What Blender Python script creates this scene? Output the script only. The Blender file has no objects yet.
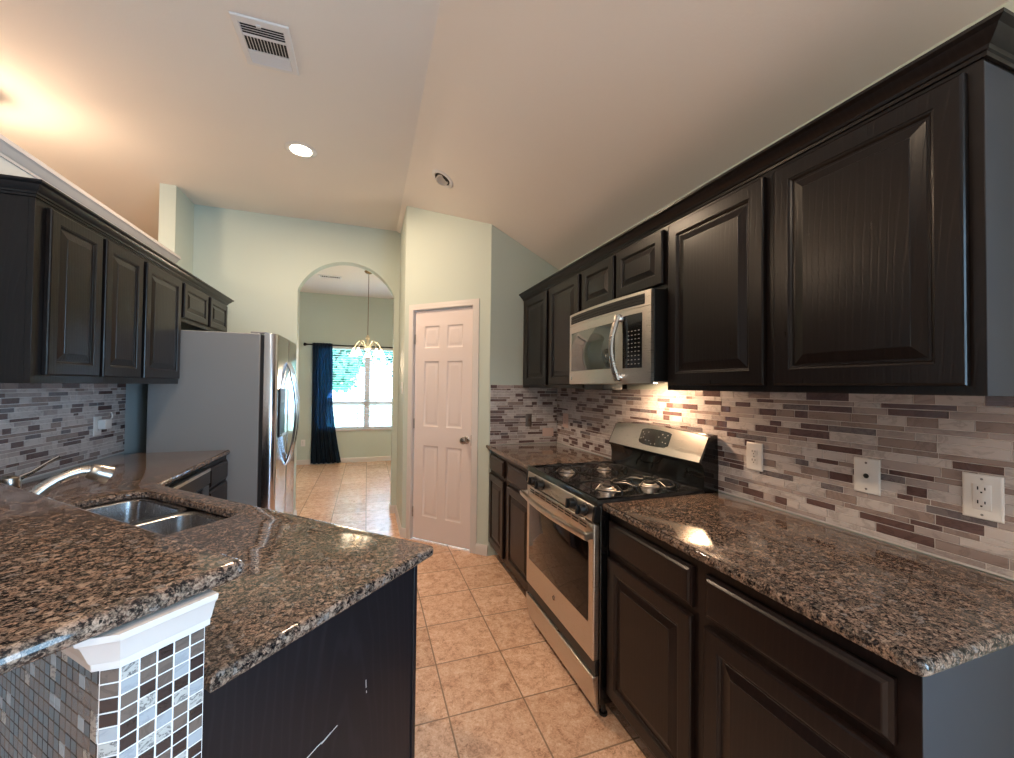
import bpy, bmesh, math, random
from math import sin, cos, pi, sqrt, radians
from mathutils import Vector, Matrix
random.seed(7)
S = bpy.context.scene
COL = S.collection

# ------------------------------------------------------------------ camera, world, light, exposure
def setup_camera():
    f, yaw, pitch, roll, H = 402.76, .3344, .0178, .0112, 1.3998
    F = Vector((sin(yaw)*cos(pitch), cos(yaw)*cos(pitch), sin(pitch)))
    R0 = Vector((cos(yaw), -sin(yaw), 0)); U0 = R0.cross(F)
    R = R0*cos(roll)+U0*sin(roll); U = U0*cos(roll)-R0*sin(roll)
    cd = bpy.data.cameras.new('camera'); cam = bpy.data.objects.new('camera', cd); COL.objects.link(cam)
    cd.sensor_width = 36; cd.sensor_fit = 'HORIZONTAL'; cd.lens = f/1014*36; cd.clip_start = .01
    M = Matrix((R, U, -F)).transposed().to_4x4(); M.translation = (0, 0, H)
    cam.matrix_world = M
    S.camera = cam
setup_camera()
S.view_settings.view_transform = 'Standard'; S.view_settings.look = 'None'
S.view_settings.gamma = 1; S.view_settings.use_curve_mapping = False
S.view_settings.exposure = 0.60

W = bpy.data.worlds.new('world'); S.world = W; W.use_nodes = True
bg = W.node_tree.nodes['Background']; bg.inputs[0].default_value = (.44, .72, 1.0, 1); bg.inputs[1].default_value = 12.0

def area(name, loc, direction, sx, sy, power, color, portal=False, shape='RECTANGLE', spread=pi):
    l = bpy.data.lights.new(name, 'AREA'); l.shape = shape; l.size = sx; l.size_y = sy
    l.energy = power; l.color = color; l.spread = spread
    if portal: l.cycles.is_portal = True
    o = bpy.data.objects.new(name, l); COL.objects.link(o); o.location = loc
    o.rotation_euler = Vector(direction).to_track_quat('-Z', 'Y').to_euler()
    return o
def point(name, loc, power, color, r=.04):
    l = bpy.data.lights.new(name, 'POINT'); l.energy = power; l.color = color; l.shadow_soft_size = r
    o = bpy.data.objects.new(name, l); COL.objects.link(o); o.location = loc
    return o
WARM = (1.0, .74, .50)
DAY = (.66, .83, 1.0)
# daylight: the sky through the real window openings (portals only guide the sampling)
area('daylight_side_window', (1.58, -1.75, 1.35), (-1, 0, 0), 2.5, 2.1, 1, DAY, True)
area('daylight_nook_window', (.0, 7.77, 1.33), (0, -1, 0), 1.73, 1.49, 1, DAY, True)

# ------------------------------------------------------------------ materials
MATS = {}
def srgb(r, g, b):
    f = lambda c: (c/255/12.92) if c/255 <= .04045 else ((c/255+.055)/1.055)**2.4
    return (f(r), f(g), f(b), 1)
def mat(name, col, rough=.5, metal=0, coat=0, spec=.5, emit=None, estr=0, trans=0, ior=1.45, alpha=1):
    m = bpy.data.materials.new(name); m.use_nodes = True
    b = m.node_tree.nodes['Principled BSDF']
    b.inputs['Base Color'].default_value = col; b.inputs['Roughness'].default_value = rough
    b.inputs['Metallic'].default_value = metal; b.inputs['Coat Weight'].default_value = coat
    b.inputs['Specular IOR Level'].default_value = spec
    b.inputs['Transmission Weight'].default_value = trans; b.inputs['IOR'].default_value = ior
    b.inputs['Alpha'].default_value = alpha
    if emit: b.inputs['Emission Color'].default_value = emit; b.inputs['Emission Strength'].default_value = estr
    MATS[name] = m
    return m
class NB:
    def __init__(s, m): s.t = m.node_tree; s.b = s.t.nodes['Principled BSDF']
    def n(s, ty, **kw):
        x = s.t.nodes.new(ty)
        for k, v in kw.items():
            if k in x.inputs: x.inputs[k].default_value = v
            else: setattr(x, k, v)
        return x
    def l(s, a, b): s.t.links.new(a, b)
    def coord(s, scale=(1, 1, 1), rot=(0, 0, 0)):
        c = s.n('ShaderNodeTexCoord'); mp = s.n('ShaderNodeMapping'); mp.inputs['Scale'].default_value = scale; mp.inputs['Rotation'].default_value = rot
        s.l(c.outputs['Object'], mp.inputs[0]); return mp.outputs[0]
    def ramp(s, fac, stops, interp='LINEAR'):
        r = s.n('ShaderNodeValToRGB'); r.color_ramp.interpolation = interp; e = r.color_ramp.elements
        while len(e) < len(stops): e.new(.5)
        for i, (p, c) in enumerate(stops): e[i].position = p; e[i].color = c
        s.l(fac, r.inputs[0]); return r.outputs[0]
    def mix(s, a, b, fac, mode='MIX'):
        x = s.n('ShaderNodeMix', data_type='RGBA', blend_type=mode)
        for v, i in ((fac, 0), (a, 6), (b, 7)):
            if hasattr(v, 'links'): s.l(v, x.inputs[i])
            else: x.inputs[i].default_value = v
        return x.outputs[2]
    def bump(s, h, strength, dist=.002):
        x = s.n('ShaderNodeBump', Strength=strength, Distance=dist); s.l(h, x.inputs['Height']); s.l(x.outputs[0], s.b.inputs['Normal']); s.l(x.outputs[0], s.b.inputs['Coat Normal'])

def paint(name, col, rough=.75, tex=.12, scale=180):
    m = mat(name, col, rough); k = NB(m); n = k.n('ShaderNodeTexNoise', Scale=scale, Detail=3); k.l(k.coord(), n.inputs['Vector']); k.bump(n.outputs[0], tex, .002)
    n2 = k.n('ShaderNodeTexNoise', Scale=1.3, Detail=2); k.l(k.coord(), n2.inputs['Vector'])
    c = k.mix(col, tuple(x*.94 for x in col[:3])+(1,), n2.outputs[0]); k.l(c, k.b.inputs['Base Color'])
    return m
paint('wall_paint', srgb(196, 205, 195), .6)
paint('ceiling_paint', srgb(232, 224, 216), .85, .25, 90)
paint('living_paint', srgb(205, 196, 180), .8)
paint('white_trim', srgb(214, 206, 202), .35, .03, 60)
paint('door_white', srgb(228, 214, 210), .4, .04, 60)
paint('ledge_wall_paint', srgb(196, 200, 200), .6)

def cabinet_mat(name, col, grain=.35, rough=.28, edge=True):
    m = mat(name, col, rough, coat=.27, spec=.16); k = NB(m); k.b.inputs['Coat Roughness'].default_value = .22
    v = k.coord((34, 34, 2.2)); n = k.n('ShaderNodeTexNoise', Scale=3.2, Detail=6, Roughness=.62, Distortion=.6); k.l(v, n.inputs['Vector'])
    w = k.n('ShaderNodeTexWave', wave_type='RINGS', rings_direction='SPHERICAL', Scale=2.6, Distortion=5.0, Detail=3); w.inputs['Detail Scale'].default_value = 1.2
    k.l(k.coord((7, 7, .9)), w.inputs['Vector'])
    r = k.ramp(w.outputs['Fac'], [(0, (0, 0, 0, 1)), (.25, (1, 1, 1, 1)), (1, (1, 1, 1, 1))])
    h = k.mix(n.outputs[0], r, .45); k.bump(h, grain, .0012)
    c = k.mix(tuple(x*1.5 for x in col[:3])+(1,), tuple(x*.75 for x in col[:3])+(1,), h); k.l(c, k.b.inputs['Base Color'])
    rr = k.n('ShaderNodeMapRange'); rr.inputs['To Min'].default_value = rough+.12; rr.inputs['To Max'].default_value = rough-.03
    k.l(n.outputs[0], rr.inputs[0]); k.l(rr.outputs[0], k.b.inputs['Roughness'])
    return m
cabinet_mat('cabinet_black', srgb(20, 15, 14), .26, .26)
cabinet_mat('trim_black', srgb(22, 18, 18), .02, .30)
cabinet_mat('cabinet_lower', srgb(27, 18, 16), .05, .30)
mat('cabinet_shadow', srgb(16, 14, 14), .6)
cabinet_mat('panel_black', srgb(24, 21, 24), .03, .42)
mat('end_panel', srgb(44, 46, 54), .42)
mat('scratch_bare', srgb(190, 184, 180), .8)

def granite(name, tint=1.0):
    m = mat(name, (.1, .07, .05, 1), .07, coat=.05, spec=.42); k = NB(m)
    co = k.coord()
    nz = k.n('ShaderNodeTexNoise', Scale=60, Detail=3); k.l(co, nz.inputs['Vector'])
    add = k.n('ShaderNodeMixRGB'); add.blend_type = 'ADD'; add.inputs[0].default_value = .022
    k.l(co, add.inputs[1]); k.l(nz.outputs['Color'], add.inputs[2])
    v = k.n('ShaderNodeTexVoronoi', Scale=82, Randomness=1.0); k.l(add.outputs[0], v.inputs['Vector'])
    ve = k.n('ShaderNodeTexVoronoi', feature='DISTANCE_TO_EDGE', Scale=82); k.l(add.outputs[0], ve.inputs['Vector'])
    sep = k.n('ShaderNodeSeparateColor'); k.l(v.outputs['Color'], sep.inputs[0])
    q = lambda r, g, b: srgb(r, g, b)
    cell = k.ramp(sep.outputs[0], [(0, q(26, 23, 24)), (.20, q(62, 48, 43)), (.38, q(98, 76, 65)), (.58, q(128, 100, 84)), (.79, q(152, 128, 112)), (.93, q(116, 112, 112))], 'CONSTANT')
    n2 = k.n('ShaderNodeTexNoise', Scale=230, Detail=4, Roughness=.7); k.l(co, n2.inputs['Vector'])
    cell2 = k.mix(cell, k.ramp(n2.outputs[0], [(.40, q(24, 20, 21)), (.60, q(172, 150, 132))]), .48)
    edge = k.ramp(ve.outputs[0], [(.0, (0, 0, 0, 1)), (.10, (1, 1, 1, 1))])
    n3 = k.n('ShaderNodeTexNoise', Scale=95, Detail=4, Roughness=.65); k.l(co, n3.inputs['Vector'])
    em = k.mix(edge, (1, 1, 1, 1), k.ramp(n3.outputs[0], [(.46, (0, 0, 0, 1)), (.66, (1, 1, 1, 1))]))
    c = k.mix(q(28, 24, 24), cell2, em)
    dk = k.ramp(n3.outputs[0], [(.40, (1, 1, 1, 1)), (.47, (0, 0, 0, 1))])
    c = k.mix(c, q(26, 23, 24), dk)
    k.l(c, k.b.inputs['Base Color'])
granite('granite')

def floor_tile():
    m = mat('floor_tile', srgb(198, 158, 128), .24); k = NB(m)
    c = k.n('ShaderNodeTexCoord'); mp = k.n('ShaderNodeMapping'); mp.inputs['Location'].default_value = (-.35/.337+20, -1.706/.337+20, 0); mp.inputs['Scale'].default_value = (1/.337, 1/.337, 1)
    k.l(c.outputs['Object'], mp.inputs[0])
    br = k.n('ShaderNodeTexBrick', offset=0.0, squash=1.0, Scale=1.0); k.l(mp.outputs[0], br.inputs['Vector'])
    br.inputs['Mortar Size'].default_value = .012; br.inputs['Mortar Smooth'].default_value = .3; br.inputs['Brick Width'].default_value = 1; br.inputs['Row Height'].default_value = 1
    br.inputs['Color1'].default_value = (0, 0, 0, 1); br.inputs['Color2'].default_value = (1, 1, 1, 1); br.inputs['Mortar'].default_value = (.5, .5, .5, 1)
    n = k.n('ShaderNodeTexNoise', Scale=16, Detail=8, Roughness=.65, Distortion=.7); k.l(k.coord(), n.inputs['Vector'])
    n2 = k.n('ShaderNodeTexNoise', Scale=70, Detail=5, Roughness=.7, Distortion=1.2); k.l(k.coord(), n2.inputs['Vector'])
    f = k.mix(n.outputs[0], n2.outputs[0], .55)
    col = k.ramp(f, [(.37, srgb(170, 128, 102)), (.47, srgb(222, 176, 146)), (.54, srgb(236, 194, 164)), (.64, srgb(250, 222, 196))])
    tv = k.mix(col, k.mix(col, (.82, .80, .78, 1), 1.0, 'MULTIPLY'), br.outputs['Color'])
    out = k.mix(tv, srgb(148, 120, 98), br.outputs['Fac']); k.l(out, k.b.inputs['Base Color'])
    inv = k.n('ShaderNodeMath', operation='SUBTRACT'); inv.inputs[0].default_value = 1; k.l(br.outputs['Fac'], inv.inputs[1])
    h = k.mix(inv.outputs[0], f, .22); k.bump(h, .5, .002)
floor_tile()

def stone(name, a, b, rough, sc=30, dist=2.0, metal=0, coat=0):
    m = mat(name, a, rough, metal=metal, coat=coat); k = NB(m)
    n = k.n('ShaderNodeTexNoise', Scale=sc, Detail=6, Roughness=.62, Distortion=dist); k.l(k.coord((1, 1, 1.6), (.5, .5, .5)), n.inputs['Vector'])
    k.l(k.ramp(n.outputs[0], [(.35, a), (.5, a), (.57, b), (.65, a)]), k.b.inputs['Base Color'])
stone('tile_marble', srgb(196, 187, 185), srgb(168, 158, 156), .28, 14, .9)
stone('tile_grey_stone', srgb(170, 156, 153), srgb(150, 138, 136), .32, 12, .8)
stone('tile_taupe', srgb(150, 133, 128), srgb(134, 117, 113), .25, 12)
stone('tile_brown_glass', srgb(104, 82, 80), srgb(88, 68, 66), .1, 14, coat=.6)
stone('tile_slate_glass', srgb(118, 110, 112), srgb(92, 84, 88), .15, 22, coat=.4)
mat('grout_light', srgb(226, 219, 216), .8)
stone('tile_glass_pale', srgb(158, 162, 168), srgb(144, 148, 154), .12, 14, coat=.5)
stone('tile_glass_taupe', srgb(104, 91, 84), srgb(90, 79, 74), .22, 14, coat=.2)
stone('tile_glass_dark', srgb(52, 42, 42), srgb(40, 33, 33), .14, 14, coat=.4)
stone('tile_crackle', srgb(176, 172, 168), srgb(70, 68, 70), .3, 60)

def steel(name, col, rough=.27, axis=(2, 2, 160)):
    m = mat(name, col, rough, 1.0); k = NB(m)
    n = k.n('ShaderNodeTexNoise', Scale=6, Detail=3); k.l(k.coord(axis), n.inputs['Vector'])
    rr = k.n('ShaderNodeMapRange'); rr.inputs['To Min'].default_value = rough-.06; rr.inputs['To Max'].default_value = rough+.1
    k.l(n.outputs[0], rr.inputs[0]); k.l(rr.outputs[0], k.b.inputs['Roughness']); k.bump(n.outputs[0], .05, .001)
steel('steel', srgb(205, 198, 190), .28)
steel('steel_fridge', srgb(190, 192, 198), .16)
steel('sink_steel', srgb(190, 190, 192), .22, (40, 40, 2))
steel('nickel', srgb(168, 162, 156), .27, (8, 8, 8))
mat('chrome', srgb(220, 220, 222), .08, 1.0)
mat('fridge_side', srgb(132, 133, 135), .45, .1)
mat('black_enamel', srgb(14, 14, 16), .12, coat=.6)
mat('black_plastic', srgb(18, 18, 19), .35)
mat('cast_iron', srgb(20, 18, 18), .36)
mat('burner_metal', srgb(190, 180, 172), .35, .9)
mat('oven_glass', srgb(26, 18, 15), .06, coat=.0, spec=.35)
mat('micro_glass', srgb(46, 52, 50), .06, coat=.8)
mat('plastic_white', srgb(226, 222, 220), .35)
mat('slot_dark', srgb(22, 20, 20), .6)
mat('brushed_plate', srgb(120, 112, 108), .35, .8)
mat('pink_plate', srgb(206, 178, 168), .45)
mat('button_grey', srgb(130, 128, 126), .5)
mat('brass_dark', srgb(120, 92, 60), .3, .9)
mat('cream_enamel', srgb(232, 222, 196), .3)
mat('bulb', (1, .9, .75, 1), .3, emit=(1, .80, .55, 1), estr=16)
mat('can_glow', (1, .9, .75, 1), .3, emit=(1, .82, .60, 1), estr=22)
mat('frosted_glass', srgb(250, 244, 230), .35, emit=(1, .85, .62, 1), estr=3)
mat('lamp_off', srgb(200, 190, 180), .5)
mat('rod_black', srgb(24, 22, 24), .4, .5)
mat('blind_white', srgb(228, 232, 236), .5)
mat('leaf', srgb(84, 138, 118), .6)
mat('leaf_dark', srgb(50, 104, 96), .6)
mat('bark', srgb(92, 74, 60), .8)
mat('fence_wood', srgb(176, 160, 150), .8)
mat('lawn', srgb(150, 170, 130), .9)
mat('vent_white', srgb(222, 218, 216), .4)
g = mat('clear_glass', (1, 1, 1, 1), 0.0, trans=1.0, ior=1.01, spec=.2)
# sheer curtain cloth
m = mat('curtain_cloth', srgb(42, 60, 76), .8); k = NB(m)
tl = k.n('ShaderNodeBsdfTranslucent'); tl.inputs[0].default_value = srgb(62, 88, 108)
tp = k.n('ShaderNodeBsdfTransparent'); tp.inputs[0].default_value = srgb(120, 155, 190)
m1 = k.n('ShaderNodeMixShader'); m1.inputs[0].default_value = .45; m2 = k.n('ShaderNodeMixShader'); m2.inputs[0].default_value = .42
k.l(k.b.outputs[0], m1.inputs[1]); k.l(tl.outputs[0], m1.inputs[2]); k.l(m1.outputs[0], m2.inputs[1]); k.l(tp.outputs[0], m2.inputs[2])
k.l(m2.outputs[0], k.t.nodes['Material Output'].inputs[0])

# ------------------------------------------------------------------ mesh builder
class MB:
    def __init__(s): s.v = []; s.f = []; s.m = []; s.mats = []
    def mi(s, name):
        if name not in s.mats: s.mats.append(name)
        return s.mats.index(name)
    def add(s, vs, fs, mt=None):
        o = len(s.v); s.v += [Vector(p) for p in vs]; k = s.mi(mt) if mt else 0
        for f in fs: s.f.append([o+i for i in f]); s.m.append(k)
    def box(s, a, b, mt=None, fr=None):
        x0, y0, z0 = a; x1, y1, z1 = b
        P = [(x0, y0, z0), (x1, y0, z0), (x1, y1, z0), (x0, y1, z0), (x0, y0, z1), (x1, y0, z1), (x1, y1, z1), (x0, y1, z1)]
        if fr: P = [fr(*p) for p in P]
        s.add(P, [(0, 3, 2, 1), (4, 5, 6, 7), (0, 1, 5, 4), (1, 2, 6, 5), (2, 3, 7, 6), (3, 0, 4, 7)], mt); return s
    def prism(s, pts, ext, mt=None):
        """pts: closed 3d polygon; ext: extrusion vector"""
        n = len(pts); P = [Vector(p) for p in pts]; Q = [p+Vector(ext) for p in P]
        s.add(P+Q, [tuple(range(n))[::-1], tuple(range(n, 2*n))]+[(i, (i+1) % n, n+(i+1) % n, n+i) for i in range(n)], mt); return s
    def rings(s, rs, mt=None, cap0=True, cap1=True, closed=True):
        n = len(rs[0]); o = len(s.v); P = [p for r in rs for p in r]; F = []
        for i in range(len(rs)-1):
            for j in range(n if closed else n-1):
                F.append((i*n+j, i*n+(j+1) % n, (i+1)*n+(j+1) % n, (i+1)*n+j))
        if cap0: F.append(tuple(range(n))[::-1])
        if cap1: F.append(tuple(range((len(rs)-1)*n, len(rs)*n)))
        s.add(P, F, mt); return s
    def tube(s, path, r, seg=10, mt=None, flat=1.0):
        P = [Vector(p) for p in path]; R = r if isinstance(r, (list, tuple)) else [r]*len(P)
        rs = []; t0 = (P[1]-P[0]).normalized(); a = Vector((0, 0, 1)) if abs(t0.z) < .9 else Vector((1, 0, 0)); nrm = t0.cross(a).normalized()
        for i, p in enumerate(P):
            t = (P[min(i+1, len(P)-1)]-P[max(i-1, 0)]).normalized(); nrm = (nrm-t*nrm.dot(t)).normalized(); b = t.cross(nrm)
            rs.append([p+(nrm*cos(2*pi*j/seg)+b*sin(2*pi*j/seg)*flat)*R[i] for j in range(seg)])
        return s.rings(rs, mt)
    def lathe(s, prof, c, axis=(0, 0, 1), seg=24, mt=None):
        """prof: (radius, along)"""
        A = Vector(axis).normalized(); u = A.cross(Vector((0, 0, 1)) if abs(A.z) < .9 else Vector((1, 0, 0))).normalized(); w = A.cross(u); c = Vector(c)
        rs = [[c+A*h+(u*cos(2*pi*j/seg)+w*sin(2*pi*j/seg))*max(r, 1e-4) for j in range(seg)] for r, h in prof]
        return s.rings(rs, mt)
    def build(s, name, mt=None, parent=None, base=None, smooth=35, bevel=0, seg=2):
        me = bpy.data.meshes.new(name)
        base = Vector(base) if base is not None else (parent_base(parent) if parent else Vector((0, 0, 0)))
        me.from_pydata([tuple(p-base) for p in s.v], [], s.f)
        for mn in (s.mats or [mt]): me.materials.append(MATS[mn])
        for p, k in zip(me.polygons, s.m): p.material_index = k
        bm = bmesh.new(); bm.from_mesh(me); bmesh.ops.recalc_face_normals(bm, faces=bm.faces); bm.to_mesh(me); bm.free()
        for p in me.polygons: p.use_smooth = True
        me.set_sharp_from_angle(angle=radians(smooth))
        o = bpy.data.objects.new(name, me); COL.objects.link(o)
        if parent: o.parent = parent; o['_b'] = list(base)
        else: o.location = base
        if bevel:
            b = o.modifiers.new('bevel', 'BEVEL'); b.width = bevel; b.segments = seg; b.limit_method = 'ANGLE'; b.angle_limit = radians(40)
            b.harden_normals = False
        return o
def parent_base(p):
    return Vector(p['_b']) if '_b' in p else Vector(p.location)
def tag(o, label, cat, group=None, kind=None):
    o['label'] = label; o['category'] = cat
    if group: o['group'] = group
    if kind: o['kind'] = kind
    return o
def thing(name, label, cat, loc, group=None):
    o = bpy.data.objects.new(name, None); o.empty_display_size = .05; COL.objects.link(o); o.location = loc
    return tag(o, label, cat, group)
def struct(o, label=None, cat=None):
    o['kind'] = 'structure'
    if label: o['label'] = label; o['category'] = cat
    return o
def frame(O, U, Wd):
    """local (u, w, v) -> world : u along width, w outwards, v up"""
    O = Vector(O); U = Vector(U).normalized(); Wd = Vector(Wd).normalized()
    return lambda u, w, v: O+U*u+Wd*w+Vector((0, 0, v))
def copy_tree(o, parent=None):
    c = o.copy(); COL.objects.link(c)
    if parent: c.parent = parent
    for ch in list(o.children): copy_tree(ch, c)
    return c

def nest(mb, fr, u0, u1, v0, v1, prof, mt=None):
    """concentric rectangular rings: prof = [(inset, w)]"""
    rs = []
    for i, w in prof:
        rs.append([fr(u0+i, w, v0+i), fr(u1-i, w, v0+i), fr(u1-i, w, v1-i), fr(u0+i, w, v1-i)])
    mb.rings(rs, mt)
DOOR = [(0, -.019), (0, -.006), (.002, -.002), (.006, 0), (.050, 0), (.051, -.002), (.055, -.003), (.059, -.007), (.060, -.0095), (.066, -.0095), (.067, -.0085), (.094, -.0015), (.095, 0), (.097, 0)]
SMALLDOOR = [(0, -.019), (0, -.006), (.002, -.002), (.006, 0), (.044, 0), (.045, -.002), (.049, -.003), (.052, -.007), (.053, -.0095), (.059, -.0095), (.060, -.0085), (.080, -.0015), (.081, 0), (.082, 0)]
DRAWER = [(0, -.019), (0, -.010), (.004, -.008), (.008, -.0065), (.014, -.001), (.017, 0), (.018, 0)]

def cabinet(name, label, O, U, Wd, width, depth, z0, z1, doors, drawers=(), toe=0, mt='cabinet_black', group=None, side=None, small=()):
    """O: point on face-frame front plane at u=0; things seen from the front"""
    fr = frame(O, U, Wd)
    t = thing(name, label, 'cabinet', (O[0], O[1], z0), group)
    m = MB(); zb = z0+toe
    m.box((0, -depth, zb), (width, -.02, z1), None, fr)
    m.build('body', side or mt, t)
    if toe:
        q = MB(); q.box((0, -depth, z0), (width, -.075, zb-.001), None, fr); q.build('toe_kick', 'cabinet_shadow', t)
    f = MB(); f.box((0, -.02, zb), (width, 0, z1), None, fr); f.build('face_frame', mt, t, bevel=.001)
    for u0, u1, v0, v1 in doors:
        d = MB(); nest(d, lambda u, w, v: fr(u, w+.0205, v), u0, u1, v0, v1, SMALLDOOR if (u0, u1, v0, v1) in small or v1-v0 < .35 else DOOR); d.build('door', mt, t, smooth=14)
    for u0, u1, v0, v1 in drawers:
        d = MB(); nest(d, lambda u, w, v: fr(u, w+.0205, v), u0, u1, v0, v1, DRAWER); d.build('drawer', mt, t, smooth=14)
    return t

# ------------------------------------------------------------------ dimensions
XR, XL, YB, YA = 1.588, -1.583, 3.208, 4.587
C1 = Vector((.963, 3.208)); C2 = Vector((.324, 3.847)); ZC = 3.10; XC = .28
r2 = sqrt(.5)
def slope(x): return ZC-(x-XC)*(ZC-2.435)/(XR-XC)

# ------------------------------------------------------------------ structure
def struct_box(name, a, b, mt):
    return struct(MB().box(a, b).build(name, mt, base=a))
struct_box('floor', (-6.6, -3.3, -.1), (2.3, 7.9, 0), 'floor_tile')
bpy.data.objects['floor'].data.transform(Matrix.Translation((-6.6, -3.3, -.1))); bpy.data.objects['floor'].location = (0, 0, 0)
m = MB()
m.prism([(-6.6, -3.3, ZC), (XC, -3.3, ZC), (XC, 4.7, ZC), (-1.72, 4.7, ZC), (-1.72, 7.2, ZC), (-6.6, 7.2, ZC)], (0, 0, .12))
struct(m.build('ceiling', 'ceiling_paint', smooth=10))
m = MB(); m.prism([(XC, -3.3, ZC), (1.75, -3.3, slope(1.75)), (1.75, -3.3, slope(1.75)+.12), (XC, -3.3, ZC+.12)], (0, 8.0, 0))
struct(m.build('ceiling_slope', 'ceiling_paint', smooth=10))
struct_box('ceiling_nook', (-1.72, 4.70, 3.0), (1.8, 7.9, 3.09), 'ceiling_paint')
# right wall, back wall
m = MB(); m.box((XR, -.5, 0), (1.72, 3.33, 2.45)); m.box((XR, -3.3, 0), (1.72, -3.0, 2.45)); m.box((XR, -3.0, 0), (1.72, -.5, .3)); m.box((XR, -3.0, 2.4), (1.72, -.5, 2.45))
struct(m.build('wall_right', 'wall_paint'))
m = MB(); m.prism([(.963, YB, 0), (XR, YB, 0), (XR, YB, slope(XR)+.02), (.963, YB, slope(.963)+.02)], (0, .12, 0)); struct(m.build('wall_back', 'wall_paint'))
# diagonal pantry wall: local u from C1 towards C2, w outward
PF = frame((C1.x, C1.y, 0), (-1, 1, 0), (-1, -1, 0)); PL = (C2-C1).length
U0, U1, DT = .170, .788, 2.075
m = MB()
def topq(u): return slope(C1.x-u*r2)+.02
for a, b, z0 in ((0, U0-.012, 0), (U1+.012, PL, 0), (U0-.012, U1+.012, DT+.012)):
    P = [PF(a, 0, z0), PF(b, 0, z0), PF(b, 0, topq(b)), PF(a, 0, topq(a))]
    m.prism(P, Vector((r2, r2, 0))*.11)
struct(m.build('wall_pantry', 'wall_paint'))
m = MB(); m.prism([(C2.x, C2.y, 0), (C2.x, YA+.13, 0), (C2.x, YA+.13, 3.09), (C2.x, C2.y, 3.075)], (.11, 0, 0)); struct(m.build('wall_pantry_side', 'wall_paint'))
# arch wall
AX0, AX1, AS, AT = -.685, .270, 2.37, 2.70
hc = (AX1-AX0)/2; rise = AT-AS; R = (hc*hc+rise*rise)/(2*rise); cx = (AX0+AX1)/2; cz = AT-R; a0 = math.asin(hc/R)
arc = [(cx+R*sin(-a0+2*a0*i/28), cz+R*cos(-a0+2*a0*i/28)) for i in range(29)]
m = MB()
m.box((-1.70, YA, 0), (AX0, YA+.13, AS)); m.box((AX1, YA, 0), (C2.x+.001, YA+.13, AS))
top = [(-1.70, ZC), (-1.70, AS)]+arc+[(C2.x+.001, AS), (C2.x+.001, ZC)]
m.prism([(x, YA, z) for x, z in top], (0, .13, 0))
struct(m.build('wall_arch', 'wall_paint', smooth=40))
# left partition (low part with ledge) and full-height end column
struct_box('wall_left', (XL-.117, 1.30, 0), (XL, 4.20, 2.42), 'ledge_wall_paint')
struct_box('wall_column', (XL-.117, 4.2005, 0), (XL, YA-.0005, ZC), 'wall_paint')
# nook + living + rear walls
m = MB(); YN = 7.776; wx0, wx1, wz0, wz1 = -.86, .87, .59, 2.08
m.box((-1.72, YN, 0), (wx0, YN+.12, 3.0)); m.box((wx1, YN, 0), (1.8, YN+.12, 3.0)); m.box((wx0, YN, 0), (wx1, YN+.12, wz0)); m.box((wx0, YN, wz1), (wx1, YN+.12, 3.0))
struct(m.build('wall_nook_far', 'wall_paint'))
struct_box('wall_nook_left', (-1.82, YA+.131, 0), (-1.70, YN+.1, 3.0), 'wall_paint')
struct_box('wall_nook_right', (1.62, YA+.131, 0), (1.74, YN-.001, 3.0), 'wall_paint')
struct_box('wall_nook_near', (C2.x+.111, YA, 0), (1.74, YA+.13, 3.0), 'wall_paint')
m = MB(); m.prism([(-6.6, -3.3, 0), (1.72, -3.3, 0), (1.72, -3.3, 2.37), (XC, -3.3, ZC), (-6.6, -3.3, ZC)], (0, .12, 0))
struct(m.build('wall_rear', 'living_paint'))
m = MB(); m.box((-6.6, -3.179, 0), (-6.48, 7.07, ZC))
struct(m.build('wall_living_left', 'living_paint'))
struct_box('wall_living_far', (-6.6, 7.08, 0), (-1.821, 7.2, ZC), 'living_paint')

def sweep_plan(path, prof, z0, closed=False):
    """path: plan points, profile (outward offset to the right-hand side, height); mitred"""
    P = [Vector(p) for p in path]; n = len(P); ring = []
    for i in range(n):
        d0 = (P[i]-P[i-1]).normalized() if i > 0 else None; d1 = (P[i+1]-P[i]).normalized() if i < n-1 else None
        d0 = d0 or d1; d1 = d1 or d0
        n0 = Vector((d0.y, -d0.x)); n1 = Vector((d1.y, -d1.x)); b = (n0+n1).normalized(); b = b/max(.3, b.dot(n0))
        ring.append([Vector((P[i].x+b.x*o, P[i].y+b.y*o, z0+h)) for o, h in prof])
    return ring
def moulding(name, path, prof, z0, mt, parent=None, base=None, smooth=35):
    m = MB(); m.rings(sweep_plan(path, prof, z0)); return m.build(name, mt, parent, base=base or (path[0][0], path[0][1], z0), smooth=smooth)
LEDGE = [(.0005, 0), (.006, 0), (.010, .014), (.018, .020), (.032, .048), (.040, .055), (.046, .060), (.046, .085), (.040, .092), (.0005, .092)]
LEDGE = [(a, b*.8) for a, b in LEDGE]
o = moulding('trim_ledge', [(XL, 1.30), (XL, 4.199)], LEDGE, 2.414, 'white_trim'); struct(o)
struct_box('trim_ledge_cap', (XL-.150, 1.29, 2.421), (XL-.0, 4.199, 2.4875), 'white_trim')
# baseboards
BASE = [(.0005, 0), (.013, 0), (.013, .065), (.009, .078), (.005, .085), (.0005, .085)]
struct(moulding('baseboard_pantry_side', [(C2.x, C2.y+.012), (C2.x, YA), (AX1, YA), (AX1, YA+.13)][::-1], [(-o_, h) for o_, h in BASE][::-1] if False else BASE, 0, 'white_trim')) if False else None
def bb(name, path): struct(moulding(name, path, BASE, 0, 'white_trim'))
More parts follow.
